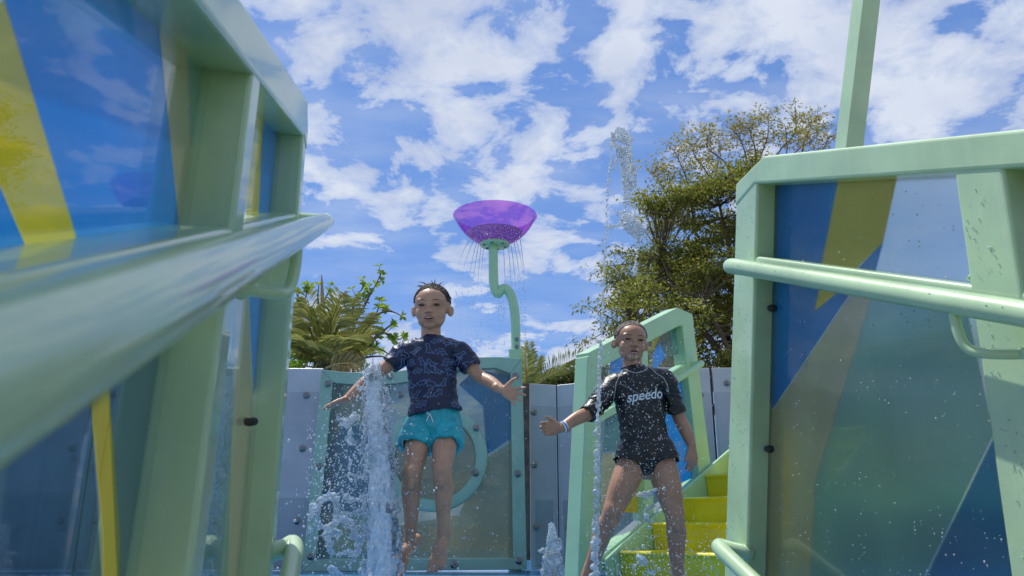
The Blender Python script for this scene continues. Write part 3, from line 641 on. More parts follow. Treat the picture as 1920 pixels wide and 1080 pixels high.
# ------------------------------------------------------------------ yellow stair with its own glazed side, back right
SO = Vector((0.515, 4.46, 0)); SA = Vector((math.sin(R(45)), math.cos(R(45)), 0)); SN = Vector((SA.y, -SA.x, 0))
def S3(s, n_, z): return SO + SA * s + SN * n_ + Vector((0, 0, z))
def onS(px, py, n_=0.0):
    a, b = (px - 960) / FPX, (540 - py) / FPX
    rr = Vector((a, math.cos(PITCH) - b * math.sin(PITCH), math.sin(PITCH) + b * math.cos(PITCH)))
    o = Vector((0, 0, CAM_H)); q = S3(0, n_, 0); t = (q - o).dot(SN) / rr.dot(SN); h = o + rr * t
    return ((h - q).dot(SA), h.z)
def stair():
    r = root('yellow_stair', S3(0.3, 0.6, 0), 'yellow moulded steps between pale green stringers behind the boy in black', 'stair')
    run, rise = 0.30, 0.1443
    for k in range(6):
        z1 = 0.163 + rise * k; s0 = 0.06 + run * k
        pr = [(s0 + 0.014, 0.163 + rise * (k - 1) - 0.02 if k else 0.005), (s0 + 0.004, z1 - 0.03), (s0 - 0.008, z1 - 0.012), (s0 + 0.0, z1), (s0 + 0.02, z1 + 0.001), (s0 + run + 0.05, z1 - 0.004), (s0 + run + 0.05, 0.163 + rise * (k - 1) - 0.02 if k else 0.005)]
        bm = prism_bm([S3(s, 0.027, z) for s, z in pr], [S3(s, 0.90, z) for s, z in pr], 0.004, 2)
        bm_obj('step', bm, M['yellow'], r)
    for n0 in (0.004, 0.902):
        pl = [(-0.05, 0.003), (-0.05, 0.125), (0.05, 0.175), (1.02, 0.645), (1.9, 1.065), (1.9, 0.8), (0.25, 0.003)]
        prism('stringer', [S3(s, n0, z) for s, z in pl], [S3(s, n0 + 0.021, z) for s, z in pl], M['green_back'], r, 0.006, 2)
    # glazed side on the left of the flight
    b = root('stair_balustrade', S3(0.4, 0, 0), 'pale green sloping glazed side of the yellow stair', 'balustrade')
    zt_ = lambda s: 1.223 + 0.472 * (s + 0.116)
    def bar(name, pts, i=0.0, d=0.10):
        prism(name, [S3(s, -i, z) for s, z in pts], [S3(s, -d + i, z) for s, z in pts], M['green_back'], b, 0.006, 2)
    bar('top_beam', [(-0.118, zt_(-0.118)), (0.803, 1.657), (0.98, 1.645), (0.99, 1.57), (0.80, zt_(0.80) - 0.125), (-0.10, zt_(-0.1) - 0.125)])
    bar('end_post', [(-0.256, 0.003), (-0.124, 1.20), (0.0, 1.24), (-0.085, 0.003)], 0.002)
    bar('end_post', [(0.982, 1.62), (1.09, 0.56), (1.15, 0.003), (1.0, 0.003), (0.94, 0.56), (0.845, 1.60)], 0.002)
    bar('middle_post', [(0.385, 1.38), (0.455, 1.41), (0.43, 0.003), (0.34, 0.003)], 0.004)
    bar('middle_rail', [(-0.08, 0.86), (0.92, 1.315), (0.93, 1.27), (-0.08, 0.815)], 0.006)
    bar('bottom_rail', [(-0.14, 0.10), (0.99, 0.60), (1.0, 0.52), (-0.14, 0.02)], 0.006)
    for pts in ([(-0.08, 0.04), (0.37, 0.25), (0.40, 1.36), (-0.03, 1.18)], [(0.40, 0.28), (1.02, 0.55), (0.92, 1.60), (0.42, 1.37)]):
        prism('pane', [S3(s, -0.05, z) for s, z in pts], [S3(s, -0.058, z) for s, z in pts], M['clear'], b)
    films = [('f_blue', [(1146, 668), (1215, 640), (1213, 745), (1142, 700)]), ('f_tan', [(1130, 850), (1170, 848), (1160, 960), (1126, 960)]), ('f_yellow', [(1170, 848), (1212, 870), (1209, 962), (1160, 960)]), ('f_teal', [(1140, 705), (1212, 748), (1212, 842), (1130, 846)]),
             ('f_yellow', [(1222, 622), (1252, 607), (1222, 660)]), ('f_blue', [(1224, 666), (1236, 640), (1248, 668), (1232, 690), (1224, 695)]),
             ('f_blue', [(1222, 700), (1300, 690), (1312, 890), (1222, 930)]), ('f_teal', [(1254, 608), (1284, 592), (1298, 660), (1250, 668), (1238, 640)])]
    for k, q in films:
        pts = [onS(x, y, -0.06) for x, y in q]
        prism('coloured_film', [S3(s, -0.0595, z) for s, z in pts], [S3(s, -0.0607, z) for s, z in pts], M[k], b)
    tube('hand_rail', [S3(0.93, -0.01, 1.29), S3(0.955, 0.05, 1.30), S3(0.90, 0.07, 1.275), S3(0.7, 0.07, 1.18), S3(0.46, 0.07, 1.07), S3(0.42, 0.05, 1.05), S3(0.41, -0.01, 1.05)], 0.02, M['green_back'], b, 14, 5)
    for x, y in [(1297, 681), (1302, 772), (1306, 870), (1212, 878)]:
        s, z = onS(x, y, -0.04)
        V, F = [], []; sweep(V, F, [S3(s, -0.047, z), S3(s, -0.032, z)], [0.02, 0.022], None, 14, 1)
        mesh('glazing_clip', V, F, M['rubber'], b, True)
stair()

# ------------------------------------------------------------------ leaning post and play frame behind the right balustrade
def leaning_post():
    b0 = onW(1592, 275, 1.55)
    p = [P3(b0[0], 1.55, -0.0)]
    a = P3(b0[0], 1.55, b0[1])
    t = onW(1624, 0, 1.60); t3 = P3(t[0], 1.60, t[1]); top = t3 + (t3 - a) * 0.8
    r = root('leaning_post', P3(b0[0] + 0.15, 1.5, 0), 'pale green square post rising above the right balustrade', 'post')
    low = a - (t3 - a).normalized() * (a.z / (t3 - a).normalized().z)
    tube('post', [low, a, t3, top], [(0.031, 0.031)] * 4, M['green'], r, 4, 1, side=W, rect=True)
    V, F = [], []; sweep(V, F, [low - Vector((0, 0, -0.0)), low + Vector((0, 0, 0.012))], [(0.1, 0.1)] * 2, (1, 0, 0), 4, 1, True, True)
    mesh('foot_plate', V, F, M['green'], r)
leaning_post()
def play_frame():
    r = root('play_frame', P3(2.2, 2.5, 0), 'pale green and sand coloured frame seen dimly through the right panes', 'play structure')
    def bx(name, u0, u1, w_0, w_1, z0, z1, mat):
        pl = [(u0, w_0), (u1, w_0), (u1, w_1), (u0, w_1)]
        prism(name, [P3(u, w, z0) for u, w in pl], [P3(u, w, z1) for u, w in pl], mat, r, 0.006)
    for u in (1.5, 2.4, 3.3): bx('post', u, u + 0.11, 2.4, 2.51, 0.003 if u > 2.3 else -0.915, 1.12, M['green'])
    for z in (0.35, 1.0): bx('beam', 1.40, 3.5, 2.415, 2.495, z, z + 0.09, M['green'])
    for i, u in enumerate((1.615, 2.515)):
        bx('infill_sheet', u, u + 0.78, 2.44, 2.455, 0.445, 0.995, (M['steel'], M['concrete'])[i])
play_frame()

# ------------------------------------------------------------------ people
def gtube(V, F, pts, rad, side, n=28, sub=5, hollow=0.0, thick=0.008):
    """cloth tube: rounded start, open hem at the end when hollow > 0"""
    pts = [Vector(p) for p in pts]; rr = [Vector((r[0], r[1], 0)) for r in rad]
    P, Q = catmull(pts, sub), catmull(rr, sub); m = len(P); side = Vector(side); rings = []
    def ring(c, x, y, a, b):
        base = len(V)
        for k in range(n):
            th = 2 * math.pi * k / n; V.append(c + x * (a * math.cos(th)) + y * (b * math.sin(th)))
        rings.append(base)
    for i in range(m):
        t = (P[min(i + 1, m - 1)] - P[max(i - 1, 0)]).normalized()
        x = (side - t * side.dot(t)).normalized(); y = t.cross(x); a, b = Q[i].x, Q[i].y
        if i == 0: ring(P[0] - t * 0.008, x, y, a * 0.8, b * 0.8)
        ring(P[i], x, y, a, b)
        if i == m - 1:
            if hollow:
                ring(P[i] + t * 0.002, x, y, a - thick * 0.5, b - thick * 0.5)
                ring(P[i] - t * 0.006, x, y, a - thick, b - thick); ring(P[i] - t * hollow, x, y, a - thick, b - thick)
            else: ring(P[i] + t * 0.008, x, y, a * 0.8, b * 0.8)
    for j in range(len(rings) - 1):
        A, B = rings[j], rings[j + 1]
        for k in range(n): F.append((A + k, A + (k + 1) % n, B + (k + 1) % n, B + k))
    F.append(tuple(rings[0] + k for k in range(n))[::-1]); F.append(tuple(rings[-1] + k for k in range(n)))
def ortho(d, s):
    d = Vector(d).normalized(); s = Vector(s); s = (s - d * s.dot(d)).normalized(); return d, s, d.cross(s)
def hand(V, F, wrist, d, s, palm, S=1.0, spread=0.12, curl=0.25, thumb=(0.55, 0.8), tcurl=0.2):
    d, s, nn = ortho(d, s)
    if nn.dot(Vector(palm)) < 0: nn = -nn
    w = Vector(wrist)
    sweep(V, F, [w - d * 0.03, w, w + d * 0.024 * S, w + d * 0.050 * S, w + d * 0.062 * S], [(0.019, 0.016), (0.0185, 0.014), (0.027 * S, 0.013), (0.030 * S, 0.011), (0.026 * S, 0.009)], s, 16, 3)
    for i in range(4):
        b = w + d * ((0.050, 0.054, 0.052, 0.047)[i] * S) + s * ((0.0225 - 0.0148 * i) * S)
        a = (1.5 - i) * spread; f = d * math.cos(a) + s * math.sin(a); L = (0.050, 0.056, 0.052, 0.041)[i] * S
        c = curl * (1 + 0.12 * i)
        p1 = b + (f * math.cos(c * 0.5) + nn * math.sin(c * 0.5)) * L * 0.45
        p2 = p1 + (f * math.cos(c * 1.4) + nn * math.sin(c * 1.4)) * L * 0.31
        p3 = p2 + (f * math.cos(c * 2.1) + nn * math.sin(c * 2.1)) * L * 0.22
        sweep(V, F, [b - f * 0.012, b, p1, p2, p3], [0.0078, 0.0078, 0.0070, 0.0064, 0.0054], None, 10, 3)
    b = w + d * 0.012 * S + s * 0.014 * S; f = (d * thumb[0] + s * thumb[1]).normalized()
    p1 = b + f * 0.026 * S; g_ = (f + nn * tcurl + d * 0.25).normalized(); p2 = p1 + g_ * 0.020 * S; p3 = p2 + (g_ + nn * tcurl + d * 0.2).normalized() * 0.016 * S
    sweep(V, F, [b, p1, p2, p3], [0.0115, 0.0092, 0.0078, 0.006], None, 10, 3)
def foot(V, F, ankle, toe, dorsal, S=1.0, big=1):
    t, u, s = ortho(toe, dorsal); a = Vector(ankle); s = s * big          # s points to the big toe side
    sweep(V, F, [a - u * 0.03 * S - t * 0.032 * S, a - u * 0.024 * S - t * 0.008, a - u * 0.015 * S + t * 0.04 * S, a - u * 0.030 * S + t * 0.085 * S, a - u * 0.037 * S + t * 0.115 * S],
          [(0.021, 0.022), (0.025, 0.028), (0.027, 0.025), (0.033, 0.016), (0.033, 0.011)], s, 18, 4)
    nails = []
    for i in range(5):
        b = a - u * 0.038 * S + t * ((0.112, 0.114, 0.110, 0.104, 0.097)[i] * S) + s * ((0.024 - 0.0135 * i) * S)
        L = (0.032, 0.027, 0.024, 0.021, 0.018)[i] * S; r0 = (0.0105, 0.0078, 0.0072, 0.007, 0.0066)[i]
        f = (t + s * (0.06 - 0.04 * i)).normalized()
        sweep(V, F, [b - f * 0.014, b, b + f * L * 0.6 - u * 0.002, b + f * L - u * 0.006], [r0, r0, r0, r0 * 0.86], None, 10, 3)
        nails.append((b + f * L * 0.98 + u * (r0 * 0.45), r0 * 0.62))
    return nails
def cast(bvh, x, z, y0):
    h = bvh.ray_cast(Vector((x, y0, z)), Vector((0, 1, 0)), 3.0)
    return h[0], h[1]
def decal_lines(name, bvh, lines, width, y0, mat, parent, lift=0.0016):
    """thin printed lines laid on cloth: each line is a list of (x, z)"""
    V, F = [], []
    for ln in lines:
        pts = []
        for i in range(len(ln) - 1):
            (xa, za), (xb, zb_) = ln[i], ln[i + 1]; k = max(1, int(math.hypot(xb - xa, zb_ - za) / 0.006))
            for j in range(k): pts.append((xa + (xb - xa) * j / k, za + (zb_ - za) * j / k))
        pts.append(ln[-1]); prev = None
        for i, (x, z) in enumerate(pts):
            a, b = pts[max(i - 1, 0)], pts[min(i + 1, len(pts) - 1)]
            dx, dz = b[0] - a[0], b[1] - a[1]; l = math.hypot(dx, dz) or 1; nx, nz = -dz / l * width / 2, dx / l * width / 2
            h1, n1 = cast(bvh, x + nx, z + nz, y0); h2, n2 = cast(bvh, x - nx, z - nz, y0)
            if h1 is None or h2 is None or (h1 - h2).length > width * 6: prev = None; continue
            q = len(V); V += [h1 + n1 * lift, h2 + n2 * lift]
            if prev is not None and (V[prev] - V[q]).length < 0.03: F.append((prev, prev + 1, q + 1, q))
            prev = q
    return mesh(name, V, F, mat, parent) if len(F) > 12 else None
def head(V, F, c, rot, S=1.0, jaw=1.0):
    def e(p, r, rr=None): ellipsoid(V, F, c + rot @ (Vector(p) * S), [k * S for k in r], rot @ rr if rr else rot, 24, 16)
    e((0, 0.014, 0.026), (0.0755, 0.088, 0.077)); e((0, -0.010, -0.028), (0.061 * jaw, 0.066, 0.068)); e((0, -0.006, 0.030), (0.070, 0.078, 0.060))
    e((0, -0.046, -0.078), (0.022, 0.022, 0.016))
    for s in (-1, 1):
        e((s * 0.034, -0.040, -0.028), (0.028, 0.026, 0.030)); e((s * 0.030, -0.066, 0.021), (0.024, 0.012, 0.010))
        e((s * 0.011, -0.078, -0.0265), (0.0085, 0.010, 0.008)); e((s * 0.030, -0.030, -0.058), (0.022, 0.028, 0.024))
        rr = Matrix.Rotation(s * R(-38), 3, 'Z') @ Matrix.Rotation(s * R(8), 3, 'Y')
        e((s * 0.080, 0.014, -0.012), (0.0055, 0.017, 0.0235), rr); e((s * 0.074, 0.012, -0.014), (0.010, 0.012, 0.018))
        e((s * 0.0325, -0.0655, 0.003), (0.017, 0.009, 0.009))
    e((0, -0.072, 0.0), (0.0085, 0.012, 0.024)); e((0, -0.083, -0.023), (0.0115, 0.012, 0.0105))
    e((0, -0.062, -0.050), (0.024, 0.014, 0.016)); e((0, -0.0715, -0.0465), (0.0195, 0.007, 0.0045)); e((0, -0.0700, -0.0605), (0.0165, 0.0085, 0.005))
def face(body_bvh, c, rot, S, parent, squint, teeth):
    """eyes, brows and mouth set on the skin"""
    def on(x, z):
        o = c + rot @ Vector((x * S, -0.3, z * S)); h = body_bvh.ray_cast(o, rot @ Vector((0, 1, 0)), 1.0)
        return h[0] if h[0] is not None else c + rot @ Vector((x * S, -0.075, z * S))
    for s in (-1, 1):
        V, F = [], []
        ellipsoid(V, F, on(s * 0.0315, 0.001) + rot @ Vector((0, 0.0018, 0)), (0.0130 * S, 0.0046, squint * 1.2 * S), rot @ Matrix.Rotation(s * R(-5), 3, 'Y'), 16, 8)
        mesh('eye', V, F, M['eye'], parent, True)
        V, F = [], []
        P = [on(s * (0.0315 + t * 0.0165), 0.0035 + squint * 0.9 - 0.0035 * t * t) - rot @ Vector((0, 0.0004, 0)) for t in (-1, -0.5, 0, 0.5, 1)]
        sweep(V, F, P, [0.0006, 0.001, 0.0011, 0.001, 0.0006], None, 6, 3); mesh('eyelid_line', V, F, M['hair'], parent, True)
        V, F = [], []
        P = [on(s * x, z) for x, z in ((0.014, 0.0185), (0.024, 0.0225), (0.036, 0.023), (0.048, 0.0185))]
        sweep(V, F, P, [0.001, 0.0019, 0.0018, 0.0007], None, 6, 4); mesh('eyebrow', V, F, M['brow'], parent, True)
        V, F = [], []
        ellipsoid(V, F, on(s * 0.0062, -0.0315), (0.0032 * S, 0.003, 0.0018 * S), rot, 10, 6); mesh('nostril', V, F, M['mouth'], parent, True)
    V, F = [], []
    P = [on(x, z) - rot @ Vector((0, 0.0002, 0)) for x, z in ((-0.021, -0.0535), (-0.010, -0.0475), (0, -0.0485), (0.010, -0.0475), (0.021, -0.0535))]
    sweep(V, F, P, [0.001, 0.0035, 0.0032, 0.0035, 0.001], None, 8, 4); mesh('upper_lip', V, F, M['lip'], parent, True)
    V, F = [], []
    P = [on(x, z) for x, z in ((-0.019, -0.0560), (-0.008, -0.0625), (0.008, -0.0625), (0.019, -0.0560))]
    sweep(V, F, P, [0.001, 0.004, 0.004, 0.001], None, 8, 4); mesh('lower_lip', V, F, M['lip'], parent, True)
    V, F = [], []
    ellipsoid(V, F, on(0, -0.0545) - rot @ Vector((0, 0.0008, 0)), (0.0165 * S, 0.004, (0.0042 if teeth else 0.0022) * S), rot, 16, 8); mesh('mouth', V, F, M['mouth'], parent, True)
    if teeth:
        for x in (-0.0085, -0.0028, 0.0028, 0.0085):
            V, F = [], []; ellipsoid(V, F, on(x, -0.0522) - rot @ Vector((0, 0.0030, 0)), (0.0027, 0.002, 0.0027), rot, 10, 8); mesh('tooth', V, F, M['tooth'], parent, True)
def hair(c, rot, S, parent, style):
    rnd = random.Random(11 if style == 'swept' else 23)
    cc = Vector((0, 0.014, 0.026)); rad = Vector((0.0785, 0.0905, 0.0815))
    def surf(d, k=1.0): return c + rot @ ((cc + Vector((d.x * rad.x, d.y * rad.y, d.z * rad.z)) * k) * S)
    def hl(d):                                   # lowest height (unit) of hair for a heading
        az = math.atan2(d.x, -d.y); a = abs(az)
        front = 0.66 if style == 'swept' else 0.58
        if a < 0.55: return front + 0.05 * math.cos(az * 9)
        if a < 1.15: return front + (a - 0.55) / 0.6 * (0.20 - front)
        if a < 1.6: return 0.12
        return -0.55
    V, F = [], []; idx = {}
    nu, nv = 72, 44
    for j in range(nv + 1):
        ph = math.pi * 0.72 * j / nv
        for k in range(nu):
            th = 2 * math.pi * k / nu; d = Vector((math.sin(ph) * math.cos(th), math.sin(ph) * math.sin(th), math.cos(ph)))
            if d.z >= hl(d):
                rid = noise.noise(Vector((d.x * 22, d.y * 5, d.z * 5))) * 0.014 + noise.noise(d * 9) * 0.008
                edge = min(1, (d.z - hl(d)) * 5)
                idx[(j, k)] = len(V); V.append(surf(d, 0.968 + 0.018 * edge + rid * (0.2 + 0.6 * edge)))
    for j in range(nv):
        for k in range(nu):
            q = [(j, k), (j + 1, k), (j + 1, (k + 1) % nu), (j, (k + 1) % nu)]
            if all(x in idx for x in q): F.append(tuple(idx[x] for x in q))
    h = mesh('hair', V, F, M['hair'], parent, True)
    V, F = [], []
    for i in range(1100):
        th = rnd.uniform(-math.pi, math.pi); z = rnd.uniform(0.05, 1.0); r_ = math.sqrt(max(0, 1 - z * z)); d = Vector((r_ * math.cos(th), r_ * math.sin(th), z))
        if d.z < hl(d) + 0.02: continue
        if style == 'swept': flow = Vector((-0.55 + rnd.uniform(-0.3, 0.3) + d.x * 0.9, -0.9, -0.25))
        else: flow = Vector((d.x * 0.9 + rnd.uniform(-0.15, 0.15), -1.0, -0.35))
        P = []; q = d.copy(); L = rnd.uniform(0.35, 0.62) * (1 if style == 'swept' else 0.85)
        for k in range(5):
            P.append(surf(q.normalized(), 0.985 + 0.010 * k * (rnd.random() if style == 'swept' else 0.3)))
            f = flow - q * flow.dot(q)
            if q.z < hl(q) - 0.16: break
            q = (q + f.normalized() * (L / 4)).normalized()
        if len(P) > 2: sweep(V, F, P, [0.0013] * (len(P) - 1) + [0.0003], None, 4, 2)
    if style == 'swept':
        for (x, y, z), (dx, dy, dz) in [((-0.45, -0.45, 0.8), (-0.035, -0.01, -0.004)), ((-0.3, -0.2, 0.93), (-0.04, 0, 0.012)), ((0.1, 0, 1), (0.004, 0, 0.022)), ((0.35, 0, 0.94), (0.02, 0, 0.012)), ((0.95, -0.1, 0.3), (0.012, -0.01, -0.022)), ((0.0, 0.1, 1), (-0.01, 0, 0.018)), ((0.9, -0.3, 0.4), (0.010, -0.01, -0.024)), ((0.05, -0.85, 0.56), (0.002, -0.012, -0.03)), ((-0.6, -0.2, 0.77), (-0.02, 0, 0.006))]:
            p = surf(Vector((x, y, z)).normalized(), 1.0); e = rot @ Vector((dx, dy, dz))
            sweep(V, F, [p, p + e * 0.5 + Vector((0, 0, 0.004)), p + e], [0.0028, 0.0018, 0.0003], None, 5, 3)
    tag(mesh('strands', V, F, M['hair'], h, True), kind='stuff')
def folds(p, amp, f1=(22, 14, 38), seed=0.0):
    """drapery: long warped creases with soft valleys and sharp crests, plus small puckers"""
    w = noise.noise_vector(p * 7 + Vector((seed, 0, 0))) * 0.05
    q = Vector(((p.x + w.x) * f1[0] + (p.z + w.z) * f1[2] * 0.35 + seed, p.y * f1[1], (p.z + w.z) * f1[2] - (p.x + w.x) * f1[0] * 0.4))
    a = 1 - abs(noise.noise(q)) * 2.4
    q2 = q * 0.55 + Vector((11, 3, 5)); c = noise.noise(q2)
    b = noise.noise(Vector((p.x * 70 + 7 + seed, p.y * 45, p.z * 70)))
    return amp * max(max(a, -0.4) * 0.75 + c * 0.7 + b * 0.25 - 0.1, -0.38)

DINOS = [  # small outline drawings, unit boxes
 [[(0, .35), (.1, .45), (.22, .42), (.32, .5), (.5, .56), (.66, .5), (.72, .62), (.74, .85), (.82, .95), (.94, .92), (.95, .84), (.86, .8), (.83, .6), (.8, .4), (.74, .3), (.74, .08), (.64, .08), (.62, .28), (.44, .28), (.42, .08), (.32, .08), (.30, .3), (.15, .34), (0, .35)]],
 [[(0, .3), (.15, .38), (.25, .5), (.3, .68), (.38, .56), (.46, .8), (.54, .58), (.64, .76), (.7, .52), (.8, .56), (.95, .46), (.96, .36), (.8, .34), (.74, .24), (.74, .06), (.64, .06), (.62, .24), (.4, .24), (.38, .06), (.28, .06), (.27, .26), (.12, .28), (0, .3)], [(.3, .45), (.4, .4), (.55, .42), (.68, .4)]],
 [[(0, .2), (.12, .3), (.3, .38), (.42, .5), (.52, .66), (.55, .88), (.68, .96), (.86, .9), (.88, .8), (.72, .76), (.84, .72), (.72, .66), (.66, .52), (.74, .46), (.68, .42), (.62, .42), (.6, .28), (.68, .08), (.56, .06), (.48, .22), (.36, .1), (.28, .1), (.34, .26), (.18, .22), (0, .2)]],
 [[(0, .34), (.14, .42), (.3, .56), (.5, .6), (.62, .56), (.66, .74), (.78, .7), (.8, .56), (.98, .62), (.86, .48), (.9, .36), (.76, .32), (.72, .1), (.62, .1), (.6, .26), (.4, .24), (.36, .08), (.26, .08), (.24, .28), (.1, .3), (0, .34)], [(.7, .5), (.75, .52)]],
]
def person_a():
    Y0 = 3.40
    J = lambda x, y, d=0.0: atY(x, y, Y0 + d)
    r = root('person', (J(812, 800).x, Y0, 0), 'boy in navy printed shirt and turquoise shorts jumping with arms out', 'person')
    V, F = [], []
    sx = (1, 0, 0)
    sweep(V, F, [J(815, 818), J(814, 795), J(812, 750), J(810, 700), J(809, 662), J(808.5, 642), J(808, 624), J(808, 605, 0.005)],
          [(0.085, 0.065), (0.086, 0.062), (0.074, 0.054), (0.086, 0.060), (0.080, 0.048), (0.048, 0.045), (0.043, 0.042), (0.043, 0.043)], sx, 24, 5)
    eL, wL = J(706, 701, -0.03), J(652, 747, -0.08)
    sweep(V, F, [J(785, 652), J(759, 660), J(733, 681, -0.01), eL, (eL + wL) / 2 + Vector((0.0, 0, 0.004)), wL], [0.040, 0.038, 0.032, 0.0275, 0.0265, 0.0185], None, 16, 5)
    hand(V, F, wL, (-0.90, -0.12, -0.42), (0.0, -1, 0.0), (0.2, 0, -1), 1.0, 0.07, 0.05, (0.8, 0.45), 0.05)
    eR, wR = J(900, 706, -0.03), J(941, 731, -0.13)
    sweep(V, F, [J(832, 652), J(857, 659), J(880, 684, -0.01), eR, (eR + wR) / 2 + Vector((0, 0, 0.004)), wR], [0.040, 0.038, 0.032, 0.0275, 0.0265, 0.0185], None, 16, 5)
    hand(V, F, wR, (0.86, -0.25, -0.38), (0.42, -0.1, 0.9), (0.1, -1, 0.1), 0.98, 0.30, 0.14, (0.30, 0.95), 0.05)
    for hip, kn, an, calf in ((J(789, 806), J(773, 884, -0.14), J(769, 1011, -0.07), -1), (J(838, 806), J(829, 879, -0.15), J(832, 1000, -0.10), 1)):
        m = (hip + kn) / 2; c1 = kn + (an - kn) * 0.28 + Vector((0.004 * calf, 0.012, 0)); c2 = kn + (an - kn) * 0.62 + Vector((0, 0.006, 0))
        sweep(V, F, [hip, m + Vector((0, -0.008, 0)), kn + (m - kn) * 0.28, kn, kn + (an - kn) * 0.12, c1, c2, an, an + (an - kn) * 0.05], [0.056, 0.050, 0.042, 0.0395, 0.0375, 0.040, 0.030, 0.0225, 0.0225], None, 18, 4)
        ellipsoid(V, F, kn + Vector((0, -0.024, -0.004)), (0.023, 0.018, 0.030), None, 16, 10); ellipsoid(V, F, kn + Vector((0, -0.020, -0.045)), (0.016, 0.016, 0.030), None, 16, 10)
        ellipsoid(V, F, an + Vector((0.020 * calf, 0.0, -0.004)), (0.009, 0.011, 0.012), None, 12, 8); ellipsoid(V, F, an + Vector((-0.020 * calf, 0.0, 0.002)), (0.009, 0.011, 0.012), None, 12, 8)
    nl = foot(V, F, J(769, 1013, -0.07), (-0.44, -0.50, -0.76), (-0.30, -0.75, 0.60), 0.98, -1)
    nl += foot(V, F, J(832, 1003, -0.10), (-0.16, -0.52, -0.84), (0.10, -0.86, 0.52), 0.98, 1)
    c = J(809.5, 578, -0.012); rot = Matrix.Rotation(R(-3), 3, 'Z') @ Matrix.Rotation(R(5), 3, 'X'); S = 1.05
    head(V, F, c, rot, S, 1.0)
    me = fuse(V, F, 0.0032, 3, 0.5); body = link('body', me, M['skin_a'], r)
    bvh = BVHTree.FromPolygons([v.co.copy() for v in me.vertices], [tuple(p.vertices) for p in me.polygons])
    face(bvh, c, rot, S, r, 0.0035, True); hair(c, rot, S, r, 'swept')
    for p, rr in nl[:1] + nl[5:6]:
        Vn, Fn = [], []; ellipsoid(Vn, Fn, p, (rr, 0.0035, rr), None, 10, 8); mesh('toe_nail', Vn, Fn, M['nail'], r, True)
    # shirt
    V, F = [], []
    gtube(V, F, [J(808.5, 634), J(809, 643), J(809, 654), J(810, 685), J(811, 720), J(813, 750), J(816, 775)],
          [(0.054, 0.052), (0.078, 0.060), (0.106, 0.068), (0.105, 0.080), (0.101, 0.078), (0.102, 0.080), (0.115, 0.092)], sx, 36, 5, 0.03, 0.016)
    gtube(V, F, [J(790, 656), J(764, 658), J(746, 671, -0.005), J(730, 684, -0.012)], [(0.052, 0.050), (0.051, 0.048), (0.047, 0.045), (0.048, 0.044)], (0, 1, 0), 24, 5, 0.03, 0.010)
    gtube(V, F, [J(828, 656), J(854, 658), J(870, 671, -0.005), J(885, 690, -0.012)], [(0.052, 0.050), (0.051, 0.048), (0.047, 0.045), (0.048, 0.044)], (0, 1, 0), 24, 5, 0.03, 0.010)
    me = fuse(V, F, 0.0042, 5, 0.5); wrinkle(me, lambda p: folds(p, 0.0085, (13, 8, 15), 1.0)); sh = link('shirt', me, M['navy'], r)
    bvh = BVHTree.FromPolygons([v.co.copy() for v in me.vertices], [tuple(p.vertices) for p in me.polygons])
    lines = []; rnd = random.Random(5); k = 0
    for row in range(8):
        for colm in range(9):
            px, py = 732 + colm * 21 + (row % 2) * 10 + rnd.uniform(-4, 4), 646 + row * 19 + rnd.uniform(-4, 4)
            o = J(px, py); s = rnd.uniform(0.044, 0.060); fl = rnd.choice((-1, 1)); a = rnd.uniform(-0.5, 0.5); k += 1
            if colm > 0 and rnd.random() < 0.18: continue
            lines = []
            for ln in DINOS[rnd.randrange(4)]:
                q = []
                for (u, v) in ln:
                    u, v = (u - 0.5) * fl * s, (v - 0.5) * s * 0.80
                    q.append((o.x + u * math.cos(a) - v * math.sin(a), o.z + u * math.sin(a) + v * math.cos(a)))
                lines.append(q)
            decal_lines('dinosaur_print', bvh, lines, 0.0019, Y0 - 1, M['print'], sh)
    # collar ring
    V, F = [], []
    cp = J(808.5, 634)
    ringp = [cp + Vector((0.050 * math.cos(t), 0.048 * math.sin(t), -0.006 + 0.006 * math.sin(t))) for t in [i * 2 * math.pi / 24 for i in range(25)]]
    sweep(V, F, ringp, [0.0045] * 25, None, 8, 1); mesh('collar', V, F, M['navy'], sh, True)
    # shorts
    V, F = [], []
    gtube(V, F, [J(815, 766), J(815, 785), J(814, 803), J(812, 818)], [(0.094, 0.072), (0.108, 0.080), (0.120, 0.086), (0.108, 0.074)], sx, 36, 5)
    gtube(V, F, [J(793, 796), J(785, 814, -0.03), J(778, 838, -0.062)], [(0.066, 0.068), (0.070, 0.070), (0.068, 0.069)], sx, 28, 5, 0.04, 0.013)
    gtube(V, F, [J(833, 796), J(836, 814, -0.03), J(835, 836, -0.066)], [(0.066, 0.068), (0.070, 0.070), (0.068, 0.069)], sx, 28, 5, 0.04, 0.013)
    gtube(V, F, [J(806, 815, 0.03), J(804, 835, 0.045), J(802, 850, 0.05)], [(0.035, 0.03), (0.03, 0.025), (0.012, 0.012)], sx, 20, 4)
    me = fuse(V, F, 0.0042, 5, 0.5); wrinkle(me, lambda p: folds(p, 0.012, (20, 12, 11), 3.0)); so = link('shorts', me, M['teal'], r)
    V, F = [], []
    for i, (dx, dz) in enumerate(((-0.012, -0.03), (0.014, -0.035))):
        p = J(806, 776, -0.092); sweep(V, F, [p, p + Vector((dx * 0.6, -0.004, dz * 0.5)), p + Vector((dx, -0.002, dz))], [0.002] * 3, None, 6, 4)
    mesh('drawstring', V, F, M['white'], so, True)
